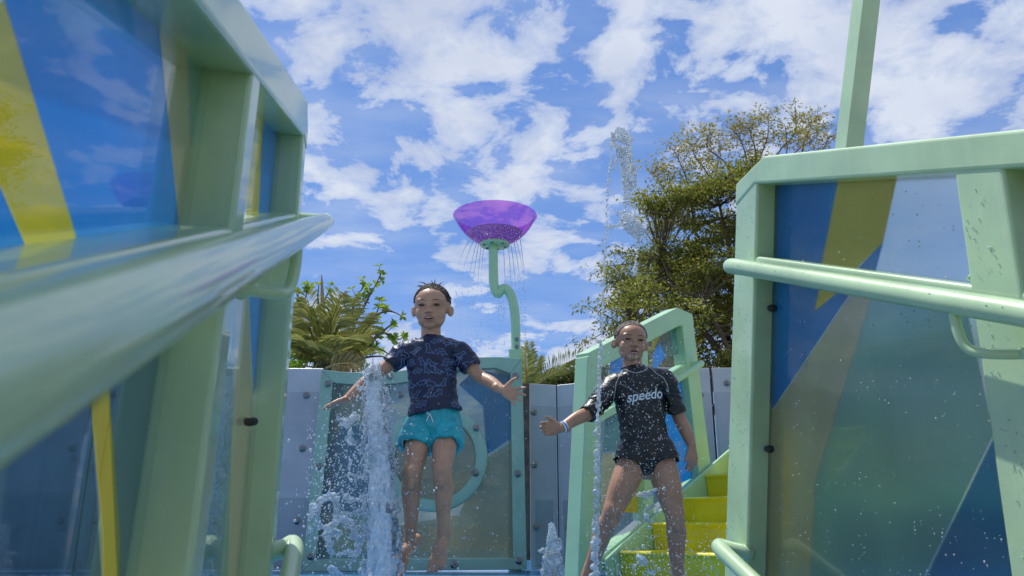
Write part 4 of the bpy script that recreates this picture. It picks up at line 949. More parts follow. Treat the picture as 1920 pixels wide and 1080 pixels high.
def person_b():
    Y0 = 3.52
    J = lambda x, y, d=0.0: atY(x, y, Y0 + d)
    r = root('person', (J(1205, 1000).x, Y0, 0), 'boy in black rash suit standing with legs apart under the spray', 'person')
    V, F = [], []; sx = (1, 0, -0.10)
    sweep(V, F, [J(1211, 872), J(1211, 850), J(1206, 810), J(1199, 760), J(1193, 722), J(1189, 704), J(1187, 690), J(1185, 672, 0.005)],
          [(0.08, 0.065), (0.092, 0.064), (0.080, 0.056), (0.090, 0.060), (0.080, 0.048), (0.048, 0.045), (0.043, 0.043), (0.043, 0.045)], sx, 24, 5)
    eL, wL = J(1112, 770, -0.06), J(1052, 803, -0.13)
    sweep(V, F, [J(1168, 718), J(1146, 724), J(1128, 747, -0.03), eL, (eL + wL) / 2 + Vector((0, 0, 0.005)), wL], [0.042, 0.040, 0.034, 0.030, 0.029, 0.020], None, 16, 5)
    hand(V, F, wL, (-0.97, -0.2, -0.06), (0.0, -0.15, 1), (0.1, -1, 0), 1.05, 0.05, 0.55, (0.75, 0.62), 0.15)
    eR, wR = J(1273, 782, 0.03), J(1297, 836, -0.02)
    sweep(V, F, [J(1222, 708), J(1246, 714), J(1260, 746, 0.02), eR, (eR + wR) / 2 + Vector((0.003, 0, 0)), wR], [0.042, 0.040, 0.034, 0.030, 0.029, 0.020], None, 16, 5)
    hand(V, F, wR, (0.02, -0.12, -1), (-0.75, -0.62, 0.0), (-0.6, 0.75, 0), 1.05, 0.06, 0.40, (0.8, 0.5), 0.2)
    fl = Vector((J(1098, 1090).x, Y0 + 0.04, 0.068)); fr = Vector((J(1272, 1090, -0.04).x, Y0 - 0.04, 0.068))
    for hip, kn, an, calf in ((J(1187, 866), J(1149, 958, -0.05), fl, -1), (J(1238, 864), J(1265, 964, -0.07), fr, 1)):
        m = (hip + kn) / 2; c1 = kn + (an - kn) * 0.28 + Vector((0.006 * calf, 0.012, 0)); c2 = kn + (an - kn) * 0.62 + Vector((0, 0.006, 0))
        sweep(V, F, [hip, m + Vector((0, -0.008, 0)), kn + (m - kn) * 0.28, kn, kn + (an - kn) * 0.12, c1, c2, an, an + Vector((0, 0, -0.02))], [0.066, 0.060, 0.047, 0.043, 0.039, 0.0425, 0.032, 0.0245, 0.024], None, 18, 4)
        ellipsoid(V, F, kn + Vector((0, -0.024, -0.004)), (0.023, 0.018, 0.030), None, 16, 10); ellipsoid(V, F, kn + Vector((0, -0.020, -0.045)), (0.016, 0.016, 0.030), None, 16, 10)
        ellipsoid(V, F, an + Vector((0.020 * calf, 0.0, -0.004)), (0.009, 0.011, 0.012), None, 12, 8); ellipsoid(V, F, an + Vector((-0.020 * calf, 0.0, 0.002)), (0.009, 0.011, 0.012), None, 12, 8)
    nl = foot(V, F, fl, (-0.35, -0.93, -0.02), (0, 0, 1), 1.05, 1 if False else -1); nl += foot(V, F, fr, (0.22, -0.97, -0.02), (0, 0, 1), 1.05, 1)
    c = J(1183, 642, -0.01); rot = Matrix.Rotation(R(4), 3, 'Y') @ Matrix.Rotation(R(4), 3, 'Z') @ Matrix.Rotation(R(3), 3, 'X'); S = 0.95
    head(V, F, c, rot, S, 0.98)
    me = fuse(V, F, 0.0032, 3, 0.5); body = link('body', me, M['skin_b'], r)
    bvh = BVHTree.FromPolygons([v.co.copy() for v in me.vertices], [tuple(p.vertices) for p in me.polygons])
    face(bvh, c, rot, S, r, 0.0026, False); hair(c, rot, S, r, 'short')
    V, F = [], []
    gtube(V, F, [J(1187, 690), J(1189, 699), J(1191, 711), J(1197, 742), J(1203, 780), J(1207, 815), J(1211, 845), J(1210, 868), J(1209, 887)],
          [(0.052, 0.051), (0.074, 0.060), (0.104, 0.068), (0.107, 0.080), (0.102, 0.076), (0.103, 0.078), (0.119, 0.088), (0.092, 0.076), (0.040, 0.050)], sx, 40, 5)
    gtube(V, F, [J(1172, 720), J(1148, 725), J(1128, 748, -0.03), J(1101, 777, -0.075)], [(0.052, 0.052), (0.052, 0.050), (0.048, 0.047), (0.045, 0.043)], (0, 1, 0), 24, 5, 0.03, 0.010)
    gtube(V, F, [J(1220, 710), J(1244, 714), J(1259, 745, 0.02), J(1268, 774, 0.03)], [(0.052, 0.052), (0.050, 0.050), (0.046, 0.046), (0.044, 0.044)], (0, 1, 0), 24, 5, 0.03, 0.010)
    gtube(V, F, [J(1193, 845), J(1184, 858, -0.01), J(1179, 872, -0.02)], [(0.072, 0.078), (0.073, 0.077), (0.071, 0.074)], (1, 0, 0.35), 28, 5, 0.03, 0.008)
    gtube(V, F, [J(1232, 843), J(1239, 856, -0.01), J(1244, 870, -0.02)], [(0.072, 0.078), (0.073, 0.077), (0.071, 0.074)], (1, 0, -0.30), 28, 5, 0.03, 0.008)
    me = fuse(V, F, 0.0042, 5, 0.5); wrinkle(me, lambda p: folds(p, 0.0080, (10, 8, 24), 9.0)); sh = link('rash_suit', me, M['black'], r)
    bvh = BVHTree.FromPolygons([v.co.copy() for v in me.vertices], [tuple(p.vertices) for p in me.polygons])
    def px(*q): return [(J(x, y).x, J(x, y).z) for x, y in q]
    seams = [px((1168, 694), (1160, 706), (1152, 724), (1149, 742), (1146, 760)), px((1214, 690), (1225, 703), (1240, 712), (1247, 724), (1251, 738)),
             px((1168, 694), (1176, 701), (1188, 705), (1202, 701), (1214, 690))]
    for sm in seams: decal_lines('raglan_seam', bvh, [sm], 0.0042, Y0 - 1, M['seam'], sh)
    decal_lines('flat_seam', bvh, [px((1158, 722), (1175, 733), (1196, 746))], 0.002, Y0 - 1, M['seam'], sh)
    # logo lettering
    fc = bpy.data.curves.new('lettering', 'FONT'); fc.body = 'speedo'; fc.size = 1.0; fc.shear = 0.16; fc.offset = 0.012; fc.space_character = 0.98; fc.resolution_u = 4
    fo = bpy.data.objects.new('lettering', fc); COL.objects.link(fo)
    dg = bpy.context.evaluated_depsgraph_get(); lm = bpy.data.meshes.new_from_object(fo.evaluated_get(dg)); bpy.data.objects.remove(fo)
    xs = [v.co.x for v in lm.vertices]; xa, xb = min(xs), max(xs)
    pa, pb = J(1172, 759), J(1239, 749); wd = pb.x - pa.x; sc = wd / (xb - xa); sl = (pb.z - pa.z) / wd
    bm = bmesh.new(); bm.from_mesh(lm); bmesh.ops.subdivide_edges(bm, edges=[e for e in bm.edges if e.calc_length() > 0.12], cuts=2)
    bmesh.ops.triangulate(bm, faces=bm.faces)
    for v in bm.verts:
        x = pa.x + (v.co.x - xa) * sc; z = pa.z + v.co.y * sc * 1.12 + (x - pa.x) * sl
        h, n_ = cast(bvh, x, z, Y0 - 1); v.co = (h + Vector((0, -0.0022, 0))) if h is not None else Vector((x, Y0 - 0.1, z))
    bm.to_mesh(lm); bm.free(); lm.materials.clear(); link('lettering', lm, M['logo'], sh)
    # cuffs' light stitching and wristband
    def ringband(name, p, d, rr, w_, mat, par):
        d = Vector(d).normalized(); V, F = [], []; x = d.orthogonal().normalized(); y = d.cross(x); n = 28
        for (k, o) in ((rr, -w_ / 2), (rr + 0.0015, -w_ / 2), (rr + 0.0015, w_ / 2), (rr, w_ / 2)):
            for i in range(n): V.append(p + d * o + (x * math.cos(2 * math.pi * i / n) + y * math.sin(2 * math.pi * i / n)) * k)
        for j in range(4):
            for i in range(n): F.append((j * n + i, j * n + (i + 1) % n, ((j + 1) % 4) * n + (i + 1) % n, ((j + 1) % 4) * n + i))
        return mesh(name, V, F, mat, par, True)
    dL = (wL - eL).normalized()
    wb = ringband('wristband', wL - dL * 0.014, dL, 0.0228, 0.018, M['white'], r)
    ringband('band_print', wL - dL * 0.014, dL, 0.0246, 0.007, M['band_blue'], wb)
    V, F = [], []
    cp = J(1187, 689)
    ringp = [cp + Vector((0.049 * math.cos(t), 0.047 * math.sin(t), -0.004 + 0.008 * math.sin(t))) for t in [i * 2 * math.pi / 24 for i in range(25)]]
    sweep(V, F, ringp, [0.007] * 25, None, 8, 1); mesh('collar', V, F, M['black'], sh, True)
person_a(); person_b()

# ------------------------------------------------------------------ water
ICO = bmesh.new(); bmesh.ops.create_icosphere(ICO, subdivisions=1, radius=1.0)
ICO_V = [v.co.copy() for v in ICO.verts]; ICO_F = [tuple(v.index for v in f.verts) for f in ICO.faces]; ICO.free()
def blob(V, F, c, r, st=1.0, d=None):
    b = len(V); c = Vector(c)
    for v in ICO_V:
        q = v * r
        if d is not None: q = q + d * (q.dot(d) * (st - 1))
        V.append(c + q)
    F.extend(tuple(b + i for i in f) for f in ICO_F)
def drops_object(name, drops, mat, parent=None):
    V, F = [], []
    for c, r, st in drops: blob(V, F, c, r, st, Vector((0, 0, 1)))
    return mesh(name, V, F, mat, parent, True)
def strand(V, F, px, rad, Y, rnd, beads=1.0, jit=0.4, step=0.007):
    """ropy water along a photo path: overlapping blobs of changing size"""
    P = [atY(x, y, Y + (d[0] if d else 0)) for (x, y, *d) in px]
    P = catmull(P, 10); Rr = catmull([Vector((r, 0, 0)) for r in rad], 10); acc = 0
    for i in range(len(P) - 1):
        a, b = P[i], P[i + 1]; L = (b - a).length; k = max(1, int(L / step))
        for j in range(k):
            r = Rr[i].x * (1 + beads * 0.55 * noise.noise(a * 55 + Vector((0, 0, j)))) * rnd.uniform(0.7, 1.25)
            c = a + (b - a) * ((j + rnd.random()) / k) + Vector((rnd.gauss(0, 1), rnd.gauss(0, 1), rnd.gauss(0, 1))) * Rr[i].x * jit
            blob(V, F, c, max(r, 0.0015))
def jet_main():
    rnd = random.Random(3); Y = 3.22
    r = root('water_jet', (atY(716, 1000, Y).x, Y, 0), 'thick white water jet splashing up beside the jumping boy', 'water jet')
    V, F = [], []
    prof = [(1140, 714, 38), (1080, 716, 36), (1000, 717, 33), (930, 716, 29), (860, 712, 26), (800, 708, 22), (750, 704, 18), (715, 701, 15), (696, 699, 11)]
    for i in range(len(prof) - 1):
        (ya, xa, ra), (yb, xb, rb_) = prof[i], prof[i + 1]
        for k in range(300):
            t = rnd.random(); y = ya + (yb - ya) * t; x = xa + (xb - xa) * t; w = ra + (rb_ - ra) * t
            th = rnd.uniform(0, 2 * math.pi); q = math.sqrt(rnd.random()) * (1.08 if rnd.random() < 0.12 else 0.86)
            c = atY(x + math.cos(th) * q * w, y, Y + math.sin(th) * q * w * 0.0022)
            blob(V, F, c, (rnd.uniform(0.010, 0.022) if q < 0.6 else rnd.uniform(0.0035, 0.009)) * (0.5 + 0.5 * w / 34), rnd.uniform(1.5, 4.0), Vector((rnd.gauss(0, 0.08), 0, 1)).normalized())
    me = fuse(V, F, 0.0036, 2, 0.5); wrinkle(me, lambda p: 0.002 * noise.noise(Vector((p.x * 110, p.y * 110, p.z * 40)))); link('column', me, M['foam'], r)
    V, F = [], []
    paths = [([(702, 700), (716, 735), (728, 790), (738, 850), (744, 920)], [0.006, 0.007, 0.008, 0.007, 0.005]),
             ([(712, 730), (722, 780), (732, 840), (736, 900)], [0.005, 0.007, 0.006, 0.006]),
             ([(726, 950), (738, 970), (742, 1010), (730, 1050)], [0.009, 0.010, 0.009, 0.008]),
             ([(735, 985), (748, 1010), (752, 1045), (740, 1080)], [0.006, 0.007, 0.007, 0.008]),
             ([(688, 712), (676, 730), (668, 752)], [0.004, 0.005, 0.004]),
             ([(692, 760), (668, 772), (650, 790), (636, 786), (628, 770)], [0.004, 0.005, 0.009, 0.005, 0.003]),
             ([(652, 795), (660, 788), (664, 778)], [0.009, 0.010, 0.006]), ([(658, 808), (656, 826), (662, 834)], [0.006, 0.010, 0.006]),
             ([(662, 850), (656, 875), (654, 900)], [0.005, 0.006, 0.004]),
             ([(690, 860), (676, 880), (664, 900), (670, 912)], [0.006, 0.005, 0.004, 0.004]), ([(688, 930), (668, 938), (648, 932), (640, 918)], [0.009, 0.008, 0.007, 0.004]),
             ([(582, 972), (588, 952), (604, 936), (618, 930), (628, 944), (632, 966), (624, 984), (604, 988), (596, 968), (600, 950)], [0.006, 0.008, 0.009, 0.010, 0.010, 0.009, 0.010, 0.009, 0.006, 0.005]),
             ([(632, 970), (648, 975), (660, 985), (668, 1005), (670, 1030), (660, 1052)], [0.008, 0.009, 0.011, 0.012, 0.009, 0.004]),
             ([(624, 986), (612, 1000), (618, 1020), (622, 1042)], [0.008, 0.008, 0.010, 0.006]), ([(630, 980), (650, 968), (672, 960), (690, 962)], [0.009, 0.007, 0.006, 0.008]),
             ([(640, 1002), (628, 998), (616, 1004)], [0.009, 0.010, 0.006]), ([(580, 985), (582, 996)], [0.006, 0.006]), ([(634, 1040), (652, 1036), (662, 1042)], [0.006, 0.007, 0.004]),
             ([(690, 900), (660, 890), (640, 895)], [0.005, 0.004, 0.003]), ([(622, 1066), (630, 1074), (640, 1082)], [0.008, 0.007, 0.006]),
             ([(690, 1000), (672, 1020), (664, 1050)], [0.010, 0.008, 0.005]), ([(695, 800), (682, 830), (686, 860)], [0.007, 0.007, 0.006])]
    for k in range(46):                                       # lacy ropes peeling off the column
        y0 = rnd.uniform(700, 1050); sg = rnd.choice((-1, 1)); w = 12 + (y0 - 700) * 0.055; x0 = 703 + (y0 - 700) * 0.035 + sg * w
        L_ = rnd.uniform(25, 80); q = rnd.uniform(0.002, 0.0055)
        paths.append(([(x0, y0), (x0 + sg * rnd.uniform(2, 8), y0 + L_ * 0.35), (x0 + sg * rnd.uniform(2, 14), y0 + L_ * 0.7), (x0 + sg * rnd.uniform(0, 18), y0 + L_)], [q * 0.7, q, q * 1.1, q * 0.5]))
    for k in range(12):                                       # spikes at the crest
        x0 = rnd.uniform(686, 714); paths.append(([(x0, 712), (x0 + rnd.uniform(-5, 5), 696), (x0 + rnd.uniform(-9, 9), rnd.uniform(668, 688))], [0.006, 0.0045, 0.002]))
    for p, rd in paths: strand(V, F, p, [q * 1.2 for q in rd], Y + rnd.uniform(-0.06, 0.06), rnd, 1.2, 0.45)
    me = fuse(V, F, 0.0033, 2, 0.5); tag(link('splash', me, M['jetwater'], r), kind='stuff')
    dr = []
    for k in range(2800):
        y = rnd.uniform(690, 1085); w = 20 + (y - 690) * 0.24; x = 706 + rnd.gauss(0, 1) * w * 0.8 - 14 * rnd.random()
        if rnd.random() < 0.35: x = rnd.uniform(575, 700); y = rnd.triangular(730, 1085, 960)
        rr = rnd.choice((0.0012, 0.0016, 0.002, 0.0026, 0.0035)) * rnd.uniform(0.8, 1.25)
        if rnd.random() < 0.04: rr *= 1.9
        dr.append((atY(x, y, Y + rnd.gauss(0, 0.09)), rr, rnd.uniform(0.9, 1.4)))
    o = drops_object('droplets', dr, M['drop'], r); o['kind'] = 'stuff'
    lathe('nozzle', [(0.001, 0.006), (0.03, 0.006), (0.042, 0.003), (0.045, 0.0005)], (atY(714, 1000, Y).x, Y, 0), M['bolt'], r, 24)
def jet_tall():
    rnd = random.Random(8); Y = 3.30
    r = root('water_jet', (atY(1114, 1000, Y).x, Y, 0), 'tall thin water jet with a breaking crest left of the boy in black', 'water jet')
    V, F = [], []
    main = [(1112, 1140), (1114, 1080), (1116, 1000), (1118, 920), (1120, 840), (1122, 760), (1124, 700), (1127, 640), (1130, 580), (1132, 520), (1134, 470), (1136, 430), (1138, 395), (1139, 360), (1142, 330), (1146, 295), (1146, 262), (1148, 250)]
    rads = [0.013, 0.013, 0.0115, 0.010, 0.009, 0.0075, 0.007, 0.0062, 0.006, 0.0055, 0.006, 0.0058, 0.0058, 0.006, 0.0065, 0.006, 0.006, 0.005]
    strand(V, F, main, rads, Y, rnd, 1.3, 0.38, 0.006)
    rib = [([(1147, 252), (1160, 248), (1174, 252), (1180, 262)], [0.009, 0.012, 0.012, 0.008]), ([(1150, 262), (1160, 258), (1172, 264), (1178, 272)], [0.007, 0.010, 0.010, 0.007]),
           ([(1148, 270), (1160, 276), (1172, 280)], [0.007, 0.008, 0.008]),
           ([(1179, 262), (1180, 285), (1184, 305), (1190, 325), (1192, 345), (1190, 360)], [0.008, 0.008, 0.007, 0.008, 0.006, 0.005]),
           ([(1168, 280), (1170, 310), (1172, 340), (1172, 370), (1170, 398)], [0.009, 0.008, 0.008, 0.007, 0.005]), ([(1176, 280), (1178, 315), (1182, 345), (1180, 380)], [0.008, 0.009, 0.009, 0.006]),
           ([(1158, 280), (1156, 300), (1150, 318)], [0.006, 0.005, 0.004]), ([(1162, 278), (1164, 305), (1168, 330), (1176, 352)], [0.006, 0.006, 0.006, 0.006]),
           ([(1140, 424), (1152, 425), (1164, 421), (1168, 412)], [0.006, 0.004, 0.006, 0.007]), ([(1168, 412), (1178, 406), (1192, 416), (1200, 422)], [0.009, 0.011, 0.010, 0.008]),
           ([(1172, 420), (1182, 432), (1196, 436), (1202, 426)], [0.009, 0.011, 0.011, 0.007]), ([(1198, 432), (1197, 455), (1194, 480), (1191, 505), (1190, 516)], [0.006, 0.006, 0.005, 0.006, 0.004]),
           ([(1156, 395), (1164, 400), (1170, 398)], [0.004, 0.004, 0.005]), ([(1190, 402), (1192, 388)], [0.004, 0.003])]
    for p, rd in rib: strand(V, F, p, [q * 1.3 for q in rd], Y + rnd.uniform(-0.015, 0.015), rnd, 1.0, 0.4, 0.006)
    for x, y, q in [(1203, 583, 0.010), (1201, 586, 0.008), (1203, 563, 0.005), (1204, 527, 0.004), (1191, 540, 0.004)]: blob(V, F, atY(x, y, Y), q)
    me = fuse(V, F, 0.0024, 1, 0.45); tag(link('stream', me, M['streamwater'], r), kind='stuff')
    dr = []
    for k in range(420):
        y = rnd.uniform(250, 1080); t = (1080 - y) / 830; x = 1115 + t * 28 + rnd.gauss(0, 7 + 6 * t)
        if y < 520 and rnd.random() < 0.5: x = rnd.gauss(1172, 14)
        dr.append((atY(x, y, Y + rnd.gauss(0, 0.03)), rnd.choice((0.0012, 0.0017, 0.0024, 0.0034)), rnd.uniform(0.9, 1.4)))
    o = drops_object('droplets', dr, M['drop'], r); o['kind'] = 'stuff'
    lathe('nozzle', [(0.001, 0.006), (0.02, 0.006), (0.034, 0.003), (0.036, 0.0005)], (atY(1111, 1000, Y).x, Y, 0), M['bolt'], r, 24)
def jet_small():
    rnd = random.Random(12); Y = 3.75
    r = root('water_jet', (atY(1037, 1000, Y).x, Y, 0), 'low bubbling water jet between the two boys', 'water jet')
    V, F = [], []
    for k in range(900):
        y = 985 + 165 * rnd.random() ** 0.8; w = 3 + min(17, (y - 985) * 0.22); x = 1036 + rnd.uniform(-1, 1) * w
        blob(V, F, atY(x, y, Y + rnd.uniform(-1, 1) * w * 0.0022), rnd.uniform(0.0035, 0.009), rnd.uniform(1.2, 3), Vector((0, 0, 1)))
    for p, rd in [([(1034, 1000), (1030, 988), (1036, 980)], [0.008, 0.007, 0.004]), ([(1020, 1030), (1012, 1034), (1008, 1030)], [0.007, 0.005, 0.003]), ([(1046, 1010), (1052, 1018), (1050, 1030)], [0.007, 0.007, 0.006])]:
        strand(V, F, p, rd, Y, rnd)
    me = fuse(V, F, 0.004, 1, 0.4); wrinkle(me, lambda p: 0.002 * noise.noise(p * 90)); link('column', me, M['jetwater'], r)
    lathe('nozzle', [(0.001, 0.006), (0.03, 0.006), (0.042, 0.003), (0.045, 0.0005)], (atY(1037, 1000, Y).x, Y, 0), M['bolt'], r, 24)
def spray():
    rnd = random.Random(21)
    V, F = [], []
    Y = 3.15
    for p, rd in [([(1195, 930), (1204, 926), (1212, 928), (1222, 922), (1230, 918)], [0.006, 0.009, 0.008, 0.009, 0.006]), ([(1212, 928), (1214, 936)], [0.007, 0.005]),
                  ([(1226, 948), (1216, 952), (1210, 962), (1214, 974), (1224, 978)], [0.006, 0.006, 0.006, 0.008, 0.005]), ([(1230, 956), (1236, 960)], [0.005, 0.005]),
                  ([(1196, 1046), (1204, 1052), (1212, 1056)], [0.010, 0.011, 0.007]), ([(1216, 1070), (1226, 1076)], [0.009, 0.008]), ([(1190, 1060), (1188, 1066)], [0.006, 0.006])]:
        strand(V, F, p, rd, Y, rnd, 1.2, 0.4)
    for x, y, q in [(1245, 916, 0.009), (1220, 989, 0.008), (1222, 1010, 0.008), (1206, 1024, 0.009), (1255, 997, 0.007), (1236, 1067, 0.009), (1225, 1058, 0.006)]: blob(V, F, atY(x, y, Y), q)
    me = fuse(V, F, 0.003, 1, 0.45)
    o = link('splash', me, M['water']); tag(o, 'small arcs of water thrown up in front of the boy in black', 'splash', kind='stuff')
    dr = []
    for k in range(1500):
        x = rnd.gauss(1195, 52); y = rnd.uniform(640, 1085)
        dr.append((atY(x, y, rnd.uniform(2.9, 3.32)), rnd.choice((0.0009, 0.0012, 0.0016, 0.0021)), rnd.uniform(0.9, 1.3)))
    for k in range(700):
        x = rnd.uniform(1120, 1350); y = 1085 - abs(rnd.gauss(0, 45))
        dr.append((atY(x, y, rnd.uniform(2.9, 3.6)), rnd.choice((0.001, 0.0014, 0.002, 0.003)), rnd.uniform(0.9, 1.3)))
    for k in range(500):
        dr.append((atY(rnd.uniform(600, 990), rnd.uniform(700, 1080), rnd.uniform(2.9, 3.2)), rnd.choice((0.0009, 0.0012, 0.0018)), 1.1))
    o = drops_object('water_spray', dr, M['drop']); tag(o, 'fine water drops flying in front of the boys', 'spray', kind='stuff')
    # drops standing on the right panes and frame
    dr = []
    for k in range(420):
        px, py = rnd.uniform(1455, 1890), rnd.uniform(340, 1080); w_ = 1.02 + 0.055 - 0.0035
        u, z = onW(px, py, w_); dr.append((P3(u, w_, z), rnd.choice((0.0008, 0.0011, 0.0016)), rnd.uniform(1, 1.9)))
    for k in range(330):                                      # on the posts and the rail
        if rnd.random() < 0.6:
            z = rnd.uniform(0.15, 1.15); u = 1.835 + 0.11 * rnd.random() - 0.235 * (z - 1.0); dr.append((P3(u, 1.0215, z), rnd.choice((0.0007, 0.001, 0.0014)), rnd.uniform(1, 1.6)))
        elif rnd.random() < 0.6:
            u = rnd.uniform(0.9, 1.80); a = rnd.gauss(0, 0.9); c = P3(u, 0.962, 0.968 - (1.880 - u) * 0.405); dr.append((c + (Vector((0, 0, math.cos(a))) - W * math.sin(abs(a))) * 0.0207, rnd.choice((0.0007, 0.001, 0.0014)), 0.8))
        else:
            z = rnd.uniform(0.25, 0.85); dr.append((P3(rnd.uniform(1.05, 1.11), 1.0225, z), rnd.choice((0.0009, 0.0014)), 1.3))
    o = drops_object('water_beads', dr, M['drop']); tag(o, 'water beads clinging to the panes and posts of the right balustrade', 'water beads', kind='stuff')
def bowl_drips():
    rnd = random.Random(31); c, rb, dep = BOWL; V, F = [], []; dr = []
    sts = [(882, 448, -22), (888, 452, -19), (894, 455, -14), (898, 457, -10), (903, 458, -7), (908, 460, -5), (917, 464, 0), (925, 464, -2), (953, 462, 6), (958, 460, 9), (964, 456, 10), (968, 452, 11), (975, 448, 8), (944, 463, 3)]
    for (x, y, dx) in sts:
        y1 = y + rnd.uniform(45, 85); dY = rnd.uniform(-0.12, 0.12)
        P = [atY(x + dx * t, y + (y1 - y) * t * (0.6 + 0.4 * t), BY + dY) for t in (0, 0.35, 0.7, 1)]
        sweep(V, F, P, [0.0032, 0.0026, 0.002, 0.0012], None, 6, 4)
        yy = y1
        while yy < 672:
            yy += rnd.uniform(3, 9); s = (yy - y1) / 150
            dr.append((atY(x + dx * (1 + s * 0.45) + rnd.gauss(0, 0.8), yy, BY + dY), rnd.uniform(0.0022, 0.0042), rnd.uniform(1, 2)))
    for (x, y) in [(935, 560), (940, 562), (944, 558)]:
        yy = y
        while yy < 600: yy += rnd.uniform(3, 7); dr.append((atY(x + rnd.gauss(0, 0.6), yy, BY), rnd.uniform(0.003, 0.005), 1.5))
    r = root('falling_water', (c.x, c.y, 0), 'thin strings of water running from under the purple bowl', 'water')
    tag(mesh('trickle', V, F, M['water'], r, True), kind='stuff')
    o = drops_object('droplets', dr, M['drop'], r); o['kind'] = 'stuff'
jet_main(); jet_tall(); jet_small(); spray(); bowl_drips()

# ------------------------------------------------------------------ trees and plants behind the wall
def leaves_mesh(name, V, F, tone, mat, parent):
    o = mesh(name, V, F, mat, parent)
    at = o.data.attributes.new('tone', 'FLOAT', 'FACE'); at.data.foreach_set('value', tone)
    return o
def leaf(V, F, T, p, d, nrm, L, w, tone, fold=0.25):
    """one leaf: two faces folded along the midrib"""
    d = d.normalized(); s = d.cross(nrm)
    if s.length < 1e-4: s = d.orthogonal()
    s.normalize(); u = s.cross(d); b = len(V)
    V += [p, p + d * L * 0.55 + s * w * 0.5 + u * w * fold, p + d * L - u * L * 0.08, p + d * L * 0.55 - s * w * 0.5 + u * w * fold]
    F += [(b, b + 1, b + 2), (b, b + 2, b + 3)]; T += [tone, tone]
def rv(rnd): return Vector((rnd.gauss(0, 1), rnd.gauss(0, 1), rnd.gauss(0, 1))).normalized()
def inside(poly, x, y):
    c = False; n = len(poly)
    for i in range(n):
        (xa, ya), (xb, yb) = poly[i], poly[(i + 1) % n]
        if (ya > y) != (yb > y) and x < (xb - xa) * (y - ya) / (yb - ya) + xa: c = not c
    return c
def big_tree():
    rnd = random.Random(4); Y = 15.0; G = -0.92
    base = Vector((atY(1420, 700, Y).x, Y, G))
    r = root('tree', base, 'large olive green tree with bare upper twigs behind the yellow stair', 'tree')
    crown = [(1165, 600), (1172, 555), (1190, 490), (1208, 445), (1228, 405), (1240, 375), (1275, 352), (1310, 338), (1350, 335), (1390, 322), (1430, 305), (1480, 290), (1525, 300), (1535, 340), (1545, 420), (1555, 600), (1550, 720), (1160, 720), (1172, 650)]
    fork = [base, base + Vector((-0.1, 0.1, 1.6)), base + Vector((-0.15, 0, 2.9))]
    BV, BF = [], []
    sweep(BV, BF, fork, [0.24, 0.19, 0.16], None, 12, 6)
    tr = mesh('trunk', BV, BF, M['bark'], r, True)
    prim = []
    for (px, py, dy) in [(1180, 600, 0), (1240, 480, -0.6), (1290, 400, 0.6), (1340, 350, -0.3), (1400, 330, 0.5), (1470, 310, -0.4), (1520, 340, 0.3), (1540, 450, 0), (1230, 640, -1.2), (1320, 560, -1.5), (1450, 480, -1.4), (1380, 480, 1.4), (1520, 600, -1.0)]:
        e = atY(px, py, Y + dy); m1 = fork[2] + (e - fork[2]) * 0.4 + rv(rnd) * 0.18 - Vector((0, 0, 0.1)); m2 = fork[2] + (e - fork[2]) * 0.72 + rv(rnd) * 0.2
        V, F = [], []; sweep(V, F, [fork[2] - Vector((0, 0, 0.3)), m1, m2, e], [0.10, 0.07, 0.045, 0.02], None, 8, 5); mesh('limb', V, F, M['bark'], r, True)
        prim += catmull([m1, m2, e], 6)
    cl = []; big = []
    while len(big) < 150:                                   # leaf pads at the branch ends, with sky between them
        x, y = rnd.uniform(1150, 1560), rnd.uniform(285, 720)
        if not inside(crown, x, y): continue
        p = atY(x, y, Y + rnd.gauss(0, 0.9))
        if any((p - q).length < 0.22 for q in big): continue
        big.append(p)
    for p in big:
        k = rnd.randint(5, 10); w = rnd.uniform(0.22, 0.40)
        for j in range(k): cl.append((p + Vector((rnd.gauss(0, w), rnd.gauss(0, w), rnd.gauss(0, 0.13))), 1.0))
    V, F, T = [], [], []; TV, TF = [], []
    for c, k in cl:
        near = min(prim, key=lambda q: (q - c).length_squared)
        if (near - c).length > 0.05: sweep(TV, TF, [near, (near + c) / 2 + rv(rnd) * 0.06 + Vector((0, 0, -0.04)), c], [0.016, 0.011, 0.006], None, 5, 3)
        tone0 = rnd.betavariate(1.6, 2.4)
        for j in range(rnd.randint(50, 85)):
            o = Vector((rnd.gauss(0, 0.15), rnd.gauss(0, 0.15), rnd.gauss(0, 0.05)))
            leaf(V, F, T, c + o, (o * 2 + rv(rnd) + Vector((0, 0, -0.25))), (rv(rnd) + Vector((0, 0, 1.3))), rnd.uniform(0.06, 0.115), rnd.uniform(0.028, 0.048), min(1, max(0, tone0 + rnd.gauss(0, 0.16))))
    tag(leaves_mesh('crown', V, F, T, M['leaf_tree'], r), kind='stuff')
    tag(mesh('twigs', TV, TF, M['bark'], r, True), kind='stuff')
    # thin half bare top branches with yellow tufts
    V, F, T = [], [], []; TV, TF = [], []
    tops = [[(1300, 400), (1290, 330), (1275, 290), (1262, 262)], [(1330, 380), (1330, 320), (1350, 280), (1345, 245)], [(1400, 340), (1400, 290), (1390, 250), (1375, 228)], [(1400, 340), (1425, 280), (1440, 235), (1440, 202)],
            [(1440, 330), (1460, 270), (1490, 235), (1492, 205)], [(1450, 320), (1490, 270), (1530, 240), (1536, 208)], [(1350, 350), (1320, 300), (1300, 270), (1310, 245)], [(1270, 380), (1245, 340), (1232, 318), (1220, 308)],
            [(1470, 320), (1520, 285), (1545, 262), (1555, 240)], [(1380, 330), (1360, 290), (1330, 265), (1325, 250)], [(1420, 300), (1415, 260), (1408, 235), (1415, 215)], [(1500, 290), (1508, 250), (1520, 225), (1512, 212)]]
